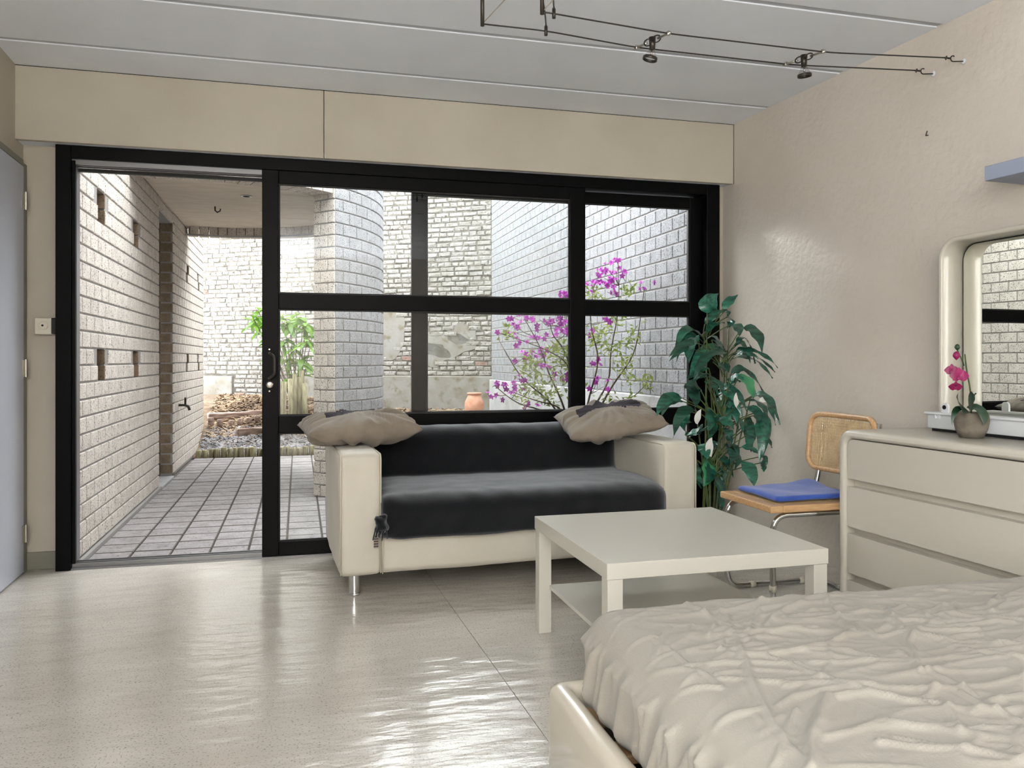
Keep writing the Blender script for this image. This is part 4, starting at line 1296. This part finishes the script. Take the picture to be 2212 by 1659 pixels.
tube_part('rear_floor_tube', [(CX1 + .05, CY0 + .06, .0125), (CX1 + .05, CY1 - .06, .0125)], .0125, M['chrome'], ch)
# seat frame (a wooden ring) with cane
bm = B()
add_box(bm, CX0 - .015, CX0 + .045, CY0 - .012, CY1 + .012, .425, .455, .006, 2)
add_box(bm, CX1 - .045, CX1 + .005, CY0 - .012, CY1 + .012, .425, .455, .006, 2)
add_box(bm, CX0 + .045, CX1 - .045, CY0 - .012, CY0 + .045, .425, .455, .006, 2)
add_box(bm, CX0 + .045, CX1 - .045, CY1 - .045, CY1 + .012, .425, .455, .006, 2)
obj('seat_frame', bm, M['beech'], ch, world=True)
def cane(bm, u0, u1, v0, v1, f, pitch=.0125, r=.0011):
    """woven lattice: f(u,v)->point; double strands both ways plus diagonals"""
    nu, nv = int((u1 - u0) / pitch), int((v1 - v0) / pitch)
    def strip(pts, wd):
        add_tube(bm, pts, wd, 4, False)
    for i in range(nu + 1):
        for o_ in (-.0016, .0016):
            u = u0 + i * pitch + o_; strip([f(u, v0 + (v1 - v0) * k / 6) for k in range(7)], r)
    for j in range(nv + 1):
        for o_ in (-.0016, .0016):
            v = v0 + j * pitch + o_; strip([f(u0 + (u1 - u0) * k / 8, v) for k in range(9)], r)
    for s in (1, -1):
        for i in range(-nv, nu + 1, 1):
            a0 = u0 + i * pitch; pts = []
            for k in range(0, nv + 1, 2):
                uu = a0 + k * pitch if s > 0 else a0 + (nv - k) * pitch
                if u0 <= uu <= u1: pts.append(f(uu, v0 + k * pitch))
            if len(pts) > 1: strip(pts, r * .8)
bm = B(); cane(bm, CY0 + .045, CY1 - .045, CX0 + .045, CX1 - .045, lambda u, v: Vector((v, u, .450)))
o = obj('cane_seat', bm, M['cane'], ch, world=True)
# back: curved oval-cornered frame
def backp(y, z):
    t = (y - (CY0 + CY1) / 2) / .23
    return Vector((CX1 + .006 + .025 * (1 - t * t) + (z - .55) * .09, y, z))
ring = rrect(CY0 - .035, CY1 + .022, .555, .812, .06, 7)
bm = B(); pts = []
for k in range(len(ring)):
    a, b = ring[k], ring[(k + 1) % len(ring)]
    m_ = max(1, int(math.hypot(b[0] - a[0], b[1] - a[1]) / .03))
    for q in range(m_): pts.append(backp(a[0] + (b[0] - a[0]) * q / m_, a[1] + (b[1] - a[1]) * q / m_))
pts += pts[:2]
add_tube(bm, pts, .0125, 10, False)
obj('back_frame', bm, M['beech'], ch, True, world=True)
bm = B(); cane(bm, CY0 - .028, CY1 + .015, .563, .805, backp)
obj('cane_back', bm, M['cane'], ch, world=True)
# blue pad
sp_ = thing('seat_pad', 'flat royal blue felt pad on the cane chair', 'seat pad', (2.17, 3.2, .455))
bm = B()
def pad_d(p, n_):
    return Vector((0, 0, .007 * noise.noise(p * 7) + .022 * sm(2.20, 2.36, p.x) * sm(3.18, 3.36, p.y)))
rbox(bm, (2.175, 3.205, .472), (.195, .165, .012), .012, (24, 24, 2), pad_d)
obj('pad', bm, M['blue'], sp_, True, world=True)

# ------------------------------------------------------------------ dresser, mirror and things on it
DR = math.radians(2.2)
dr = thing('dresser', 'cream lacquered dresser with four wide drawers', 'dresser', (2.2, 2.934, 0), DR)
DL, DH, DD = 1.55, .781, .46
outer = rrect(-DL, 0, .0, DH, [.065, .065, .01, .01], 8); inner = rrect(-DL + .042, -.042, .04, DH - .036, [.035, .035, .004, .004], 8)
bm = B(); add_ring(bm, outer, inner, 0, DD, .018, 4)
obj('carcass', bm, M['white_lacquer'], dr, True)
dr_me = dr.children[0].data
bm = B(); add_box(bm, .05, DD - .005, -DL + .04, -.04, .038, DH - .035)
obj('recess_panel', bm, M['white_lacquer'], dr)
for k, (z0, z1) in enumerate(((.578, .742), (.378, .545), (.186, .349), (.045, .156))):
    bm = B(); r_ = .032 if k == 0 else .003
    add_prism(bm, rrect(-DL + .046, -.046, z0, z1, [r_, r_, .003, .003], 6), 'x', .010, .049, .0025)
    obj('drawer_front', bm, M['white_lacquer'], dr)

MR = math.radians(2.2)
mi = thing('mirror', 'mirror in a deep rounded cream frame on the dresser', 'mirror', (2.565, 2.78, .782), MR)
MLn, MH, MD = 1.15, .79, .125
outer = rrect(-MLn, 0, 0, MH, .085, 9); inner = rrect(-MLn + .02, -.02, .02, MH - .02, .068, 9)
bm = B(); add_ring(bm, outer, inner, 0, MD, .009, 4)
obj('frame', bm, M['white_lacquer'], mi, True)
bm = B(); add_prism(bm, rrect(-MLn + .021, -.021, .021, MH - .021, .066, 9), 'x', MD - .012, MD - .002)
obj('backboard', bm, M['dark'], mi)
bm = B(); add_prism(bm, rrect(-MLn + .025, -.025, .025, MH - .025, .064, 9), 'x', MD - .016, MD - .0125)
obj('mirror_glass', bm, M['mirror'], mi)

ty = thing('plastic_tray', 'white plastic tray with ribs and clips before mirror', 'tray', (2.50, 2.765, .782), math.radians(2.5))
TL = 1.0
bm = B()
add_box(bm, 0, .055, -TL, 0, .010, .068, .004, 2)
obj('tray_body', bm, M['white_plastic'], ty, True)
bm = B(); add_box(bm, -.008, .06, -TL - .008, .010, .066, .076, .003, 2)
obj('tray_rim', bm, M['white_plastic'], ty, True)
bm = B(); add_box(bm, .004, .05, -TL + .02, -.02, 0, .010)
obj('tray_gap_shade', bm, M['rubber'], ty)  # black strip stands in for the shadow gap under the tray
for y in (-.045, -.065, -.46, -.48, -.50):
    bm = B(); add_box(bm, -.007, .002, y - .003, y + .003, .052, .067, .001, 1); obj('rib', bm, M['white_plastic'], ty)
for y in (-.075, -.50):
    bm = B(); add_prism(bm, rrect(y - .016, y + .016, .074, .115, [.015, .015, .001, .001], 6), 'x', .012, .022)
    c_ = obj('clip', bm, M['white_plastic'], ty)
    bm = B(); add_lathe(bm, [(.0085, 0), (.0085, .003)], 16, (.0118, y, .098), True, True, Matrix.Rotation(-PI / 2, 4, 'Y'))
    obj('clip_hole', bm, M['rubber'], c_)

# orchid in a stone pot
oc = thing('potted_orchid', 'small magenta orchid in a grey stone pot', 'plant', (2.425, 2.465, .782))
O = Vector((2.425, 2.465, .782))
bm = B(); add_lathe(bm, [(.040, 0), (.054, .03), (.060, .06), (.059, .088), (.056, .094), (.052, .092), (.050, .08)], 30, O, True, False)
obj('pot', bm, M['stonepot'], oc, True, world=True)
bm = B(); add_lathe(bm, [(.051, .082), (.001, .084)], 20, O, False, True)
obj('potting_soil', bm, M['soil'], oc, world=True)
oy = 2.45
S_ = [O + Vector((0, 0, .08)), at(2098, 850, oy), at(2088, 800, oy), at(2084, 765, oy)]
bm = B(); add_tube(bm, fillet(S_, .05, 4), .0028, 6); obj('flower_stem', bm, M['stem'], oc, True, world=True)
bm = B(); add_tube(bm, curve3(at(2083, 790, oy), at(2075, 770, oy), at(2066, 752, oy), 5), .002, 5); obj('flower_stem', bm, M['stem'], oc, True, world=True)
for (a, b, c, W) in (((2092, 888), (2062, 880), (2070, 845), .030), ((2094, 888), (2092, 855), (2110, 850), .028), ((2088, 880), (2128, 872), (2126, 918), .042), ((2088, 884), (2055, 870), (2056, 925), .011)):
    bm = B(); add_leaf(bm, curve3(at(*a, 2.44), at(*b, 2.40), at(*c, 2.38), 8), W, Vector((.3, -.8, .6)), .3, .9)
    obj('leaf', bm, M['orchid_leaf'], oc, True, world=True)
def orchid_flower(c, s, face, seed):
    f = B()
    face = Vector(face).normalized(); a = face.cross(Vector((0, 0, 1))).normalized(); b = a.cross(face).normalized()
    for k, (an, L_, W) in enumerate(((0, 1, .62), (180, 1, .62), (90, .95, .36), (215, .85, .32), (325, .85, .32))):
        t = math.radians(an); d = a * math.cos(t) + b * math.sin(t)
        add_leaf(f, curve3(c, c + d * s * .5 + face * s * .22, c + d * s * L_, 6), W * s, face, .2, .62)
    for k in range(3):
        d = -b + a * (k - 1) * .5
        add_leaf(f, curve3(c + face * .004, c + d * s * .25 + face * s * .3, c + d * s * .5 + face * s * .2, 4), s * .16, face, .3)
    return obj('flower', f, M['orchid'], oc, True, world=True)
orchid_flower(at(2056, 800, 2.44), .026, (-.5, -.8, .1), 1)
orchid_flower(at(2072, 812, 2.42), .034, (-.4, -.9, .1), 2)
orchid_flower(at(2064, 835, 2.43), .024, (-.5, -.7, -.4), 3)
for (u_, v_, r) in ((2066, 768, .013), (2068, 750, .010)):
    c = at(u_, v_, 2.44); bm = B(); add_lathe(bm, [(.001, -r * 1.3), (r * .8, -r * .5), (r, 0), (r * .7, r * .8), (.001, r * 1.2)], 12, c, True, True)
    obj('bud', bm, M['orchid'] if v_ > 760 else M['orchid_leaf'], oc, True, world=True)

# wall shelf and hooks on the right wall
sh = thing('wall_shelf', 'thick pale blue floating shelf high on right wall', 'shelf', (2.5, 2.48, 1.75), math.radians(3.9))
bm = B(); add_box(bm, 0, .225, -1.1, 0, -.005, .05, .002, 1); obj('shelf_board', bm, M['blueshelf'], sh)
hk = thing('wall_hook', 'small bare screw hook in the right wall', 'hook', (RW(2.988), 2.988, 2.07))
P_ = Vector((RW(2.988), 2.988, 2.07))
bm = B(); add_tube(bm, [P_, P_ + Vector((-.012, 0, -.002)), P_ + Vector((-.02, -.008, -.006)), P_ + Vector((-.022, -.014, .004)), P_ + Vector((-.018, -.014, .014))], .0022, 6)
obj('hook', bm, M['dark_metal'], hk, True, world=True)

# ------------------------------------------------------------------ cable lights
cs = thing('cable_light_wires', 'two taut cables with supports under the ceiling', 'cable track', (1.6, 2.88, 2.34))
W1, W2, WZ = 2.956, 2.80, 2.338
L1x, L2x = (1.308, 1.265), (2.275, 2.19)
for yy, xs, xa in ((W1, .668, (1.29, 2.0)), (W2, .855, (1.36, 2.06))):
    xe = RW(yy) - .05
    pts = [(xs, yy, WZ - .004), (xs + .25 if yy == W1 else xs + .03, yy, WZ - .004), (xa[0], yy, WZ - .03), (xa[1], yy, WZ - .033), (xe - .05, yy, WZ)]
    bm = B(); add_tube(bm, fillet(pts, .06, 4), .0028, 6); obj('cable', bm, M['wire'], cs, True, world=True)
    bm = B(); add_tube(bm, [(xs, yy, WZ - .012), (xs, yy, HC)], .0075, 10); obj('support_rod', bm, M['dark_metal'], cs, True, world=True)
    bm = B(); add_tube(bm, [(xs, yy, WZ - .004), (xs + .17, yy, HC)], .0022, 6); obj('stay_wire', bm, M['dull_metal'], cs, world=True)
    fx = xs + (.25 if yy == W1 else .045)
    bm = B(); add_tube(bm, [(fx, yy, WZ - .022), (fx, yy, WZ + .012)], .0065, 10); add_tube(bm, [(fx, yy, WZ + .012), (fx, yy, WZ + .02)], [.0065, .003], 10)
    obj('feed_connector', bm, M['dark_metal'], cs, True, world=True)
    bm = B(); add_tube(bm, curve3(Vector((fx, yy, WZ + .018)), Vector((fx - .004, yy, WZ + .1)), Vector((fx - .03, yy + .01, HC)), 6), .0028, 6); obj('feed_cord', bm, M['wire'], cs, True, world=True)
    # wall end: turnbuckle, hook and rose
    bm = B(); add_tube(bm, [(xe - .05, yy, WZ), (xe - .02, yy, WZ)], .004, 8); add_tube(bm, [(xe - .045, yy, WZ - .008), (xe - .04, yy, WZ + .008)], .003, 6); obj('cable_clamp', bm, M['dark_metal'], cs, True, world=True)
    bm = B(); c = Vector((xe - .008, yy, WZ))
    add_tube(bm, [c + Vector((.012 * math.cos(t), 0, .012 * math.sin(t))) for t in [math.radians(60 + 25 * k) for k in range(10)]] + [Vector((xe + .045, yy, WZ - .006))], .0025, 6)
    obj('wall_hook', bm, M['dark_metal'], cs, True, world=True)
    bm = B(); add_lathe(bm, [(.013, 0), (.011, .004)], 16, (RW(yy) - .003, yy, WZ - .006), True, True, Matrix.Rotation(-PI / 2, 4, 'Y')); obj('wall_rose', bm, M['white_plastic'], cs, True, world=True)

def spot(label, c1, c2, tilt):
    a = Vector((c1[0], W1, c1[1])); b = Vector((c2[0], W2, c2[1]))
    s = thing('cable_spotlight', label, 'spotlight', (a + b) / 2, group='spotlights on the cables')
    d = (b - a).normalized()
    for q0, q1, nm in ((a - d * .012, a + d * .055, 'contact_arm'), (b + d * .012, b - d * .055, 'contact_arm')):
        bm = B(); add_tube(bm, [q0, q1], .0045, 8); e_ = a if (q0 - a).length < .03 else b
        add_box(bm, e_.x - .006, e_.x + .006, e_.y - .005, e_.y + .005, e_.z - .007, e_.z + .009, .001, 1)
        obj(nm, bm, M['dull_metal'], s, True, world=True)
    m_ = (a + b) / 2
    bm = B(); add_tube(bm, [m_ + Vector((0, 0, .012)), m_ + Vector((0, 0, -.035))], [.014, .011], 14); obj('socket', bm, M['dark_metal'], s, True, world=True)
    bm = B()
    for sg in (-1, 1):
        cc = m_ + d * (.022 * sg)
        add_tube(bm, [cc + Vector((.016 * math.cos(t), d.y * .016 * math.sin(t), .008 * math.sin(t))) for t in [2 * PI * k / 14 for k in range(15)]], .0028, 6)
    obj('bracket_ring', bm, M['dark_metal'], s, True, world=True)
    R = Matrix.Rotation(tilt[0], 4, 'X') @ Matrix.Rotation(tilt[1], 4, 'Y')
    o_ = m_ + Vector((0, 0, -.034))
    bm = B(); add_lathe(bm, [(.010, 0), (.016, -.012), (.022, -.024), (.025, -.032)], 20, o_, False, False, R); obj('reflector', bm, M['spotglass'], s, True, world=True)
    bm = B(); add_lathe(bm, [(.0255, -.031), (.0285, -.031), (.0285, -.042), (.0255, -.042), (.0255, -.031)], 24, o_, False, False, R); obj('rim', bm, M['dark_metal'], s, True, world=True)
    bm = B(); add_lathe(bm, [(.004, -.002), (.004, -.026)], 8, o_, True, True, R); obj('bulb', bm, M['dull_metal'], s, True, world=True)
spot('small cable spotlight nearer the support rods', (1.295, WZ - .03), (1.355, WZ - .03), (.1, .22))
spot('small cable spotlight nearer the right wall', (1.965, WZ - .033), (2.03, WZ - .033), (.05, -.12))

# ------------------------------------------------------------------ bed
bd = thing('bed_frame', 'cream bed frame with rounded side rails', 'bed', (1.35, .8, 0))
BX0, BX1, BY0, BY1, BZ = .571, 2.12, -.25, 1.845, .305
def rail_path(z0, z1, th_, name):
    pass
plan_o = rrect(BX0, BX1, BY0, BY1, .035, 6); plan_i = rrect(BX0 + .055, BX1 - .055, BY0 + .055, BY1 - .055, .012, 6)
bm = B(); n = len(plan_o)
def ringv(pl_, z): return [bm.verts.new((p[0], p[1], z)) for p in pl_]
prof_ = []
for k in range(9):
    t = PI * k / 8
    prof_.append((.5 - .5 * math.cos(t), BZ - .024 + .024 * math.sin(t)))
rings = [ringv(plan_o, .02)]
for (f, z) in prof_:
    rings.append(ringv([(po[0] + (pi_[0] - po[0]) * f, po[1] + (pi_[1] - po[1]) * f) for po, pi_ in zip(plan_o, plan_i)], z))
rings.append(ringv(plan_i, .02))
for a, b in zip(rings[:-1], rings[1:]):
    for k in range(n):
        j = (k + 1) % n; bm.faces.new((a[k], a[j], b[j], b[k]))
for k in range(n):
    j = (k + 1) % n; bm.faces.new((rings[-1][k], rings[-1][j], rings[0][j], rings[0][k]))
bmesh.ops.recalc_face_normals(bm, faces=bm.faces)
obj('rail_frame', bm, M['bedframe'], bd, True, world=True)
for k in range(12):
    y = BY1 - .10 - k * .17
    box('slat', BX0 + .06, BX1 - .06, y - .035, y + .035, .235, .255, M['slat'], bd, .003, 1)
box('base_board', BX0 + .056, BX1 - .056, BY0 + .056, BY1 - .056, .02, .04, M['dark'], bd)
for (x, y) in ((BX0 + .02, BY0 + .02), (BX1 - .06, BY0 + .02), (BX0 + .02, BY1 - .06), (BX1 - .06, BY1 - .06)):
    box('foot', x, x + .04, y, y + .04, 0, .02, M['rubber'], bd)

# mattress under a creased fitted sheet
def px2bed(u, v, z=.5):
    a = (u - 1106) / FPX; b = (778 - v) / FPX; t = (z - CAM_H) / b
    return Vector(((SY + CY_ * a) * t, (CY_ - SY * a) * t, 0))
FOLDS = [([(1589, 1375), (1613, 1440), (1630, 1488), (1673, 1565), (1745, 1651)], .010, .011), ([(1409, 1378), (1480, 1425), (1558, 1474)], .005, .006),
         ([(1563, 1303), (1534, 1378)], .007, .008), ([(1918, 1308), (1947, 1358)], .009, .010), ([(1606, 1416), (1720, 1408), (1822, 1402), (1894, 1423)], .009, .010),
         ([(1788, 1507), (1760, 1574), (1756, 1659)], .016, .018), ([(1788, 1507), (1880, 1493), (1960, 1512), (2052, 1522)], .010, .012), ([(1942, 1406), (2010, 1450), (2100, 1498)], .007, .007),
         ([(2110, 1541), (2135, 1512), (2212, 1505)], .010, .010), ([(2052, 1524), (2076, 1584)], .009, .010), ([(1548, 1368), (1611, 1344), (1644, 1349)], .008, .008),
         ([(1308, 1397), (1360, 1380), (1419, 1376)], .007, .008), ([(1640, 1330), (1760, 1322), (1900, 1318), (1955, 1300)], .007, .008), ([(2060, 1295), (2075, 1320)], .007, .007),
         ([(1960, 1310), (2100, 1330), (2212, 1338)], .007, .008), ([(1850, 1345), (1900, 1372), (1960, 1362), (2060, 1390), (2212, 1395)], .007, .009), ([(1300, 1430), (1400, 1425), (1520, 1450)], .007, .008),
         ([(1380, 1500), (1450, 1470), (1560, 1480)], .008, .010), ([(1440, 1600), (1520, 1540), (1640, 1525)], .009, .011), ([(1900, 1600), (2050, 1615), (2212, 1645)], .008, .010), ([(1780, 1590), (1900, 1560), (2000, 1570)], .007, .009)]
FS = []
for pts, wd, h in FOLDS:
    P2 = [px2bed(*p) for p in pts]
    for a, b in zip(P2[:-1], P2[1:]): FS.append((a, b, wd, h))
rb = random.Random(23)
for k in range(150):                              # short crisp creases, mostly across the bed
    c = Vector((rb.uniform(.66, 2.05), rb.uniform(.6, 1.72), 0)); an = rb.gauss(0, .35) + (1.2 if rb.random() < .18 else 0); l = rb.uniform(.04, .19)
    d = Vector((math.cos(an), math.sin(an), 0)) * l; bend = Vector((-d.y, d.x, 0)) * rb.uniform(-.25, .25); wd = rb.uniform(.0055, .010); hh = rb.uniform(.004, .010)
    FS.append((c - d, c + bend, wd, hh)); FS.append((c + bend, c + d, wd, hh))
CELL = {}
for f in FS:
    a, b, wd, hh = f; r_ = 3 * wd + .02
    for ix in range(int((min(a.x, b.x) - r_) / .1), int((max(a.x, b.x) + r_) / .1) + 1):
        for iy in range(int(math.floor((min(a.y, b.y) - r_) / .1)), int(math.floor((max(a.y, b.y) + r_) / .1)) + 1):
            CELL.setdefault((ix, iy), []).append(f)
def fold_h(x, y):
    h_ = 0
    p = Vector((x + .008 * noise.noise(Vector((x * 14, y * 14, 7))), y + .008 * noise.noise(Vector((x * 14, y * 14, 9))), 0))
    for a, b, wd, hh in CELL.get((int(x / .1), int(math.floor(y / .1))), ()):
        ab = b - a; t = max(0, min(1, (p - a).dot(ab) / max(ab.length_squared, 1e-9)))
        d2 = (p - a - ab * t).length_squared
        if d2 < (3 * wd) ** 2: h_ = max(h_, .75 * hh * math.exp(-d2 / (wd * wd * .6)))
    return h_
def ridge(v): return (1 - min(1, abs(v) * 1.4)) ** 5
def sheet_disp(p, n_):
    if n_.z > .5:
        wx = p.x + .06 * noise.noise(Vector((p.x * 3, p.y * 3, 2)))
        wy = p.y + .05 * noise.noise(Vector((p.x * 3, p.y * 3, 8)))
        a = ridge(noise.noise(Vector((wx * 4, wy * 12, 1)))) * .011
        b = ridge(noise.noise(Vector((wx * 9 + wy * 5, wy * 22, 4)))) * .004
        c = ridge(noise.noise(Vector((wx * 13, wy * 6, 6)))) * .002
        mod = .55 + .6 * noise.noise(Vector((p.x * 2.2, p.y * 2.2, 5)))
        lo = .010 * noise.noise(Vector((p.x * 2, p.y * 2, 12)))
        edge = min(1, max(0, (n_.z - .5) * 2))
        return Vector((0, 0, 1)) * ((a + b + c) * max(.15, mod) + lo + fold_h(p.x, p.y)) * edge + n_ * .0
    # draped sides: vertical and slanting folds
    s = p.y if abs(n_.x) > abs(n_.y) else p.x
    a = ridge(noise.noise(Vector((s * 11 + p.z * 4, p.z * 2.4, 3)))) * .016
    b = ridge(noise.noise(Vector((s * 24 + p.z * 9, p.z * 4, 7)))) * .007
    k = min(1, max(0, (.5 - n_.z) * 2))
    return Vector((n_.x, n_.y, 0)) * (a + b) * k
mt = thing('mattress', 'mattress under a creased beige fitted sheet', 'mattress', (1.35, .8, .26))
bm = B(); rbox(bm, (1.345, .79, .378), (.715, .985, .118), .07, (290, 380, 44), sheet_disp)
ob_ = obj('fitted_sheet', bm, M['sheet'], mt, True, world=True)
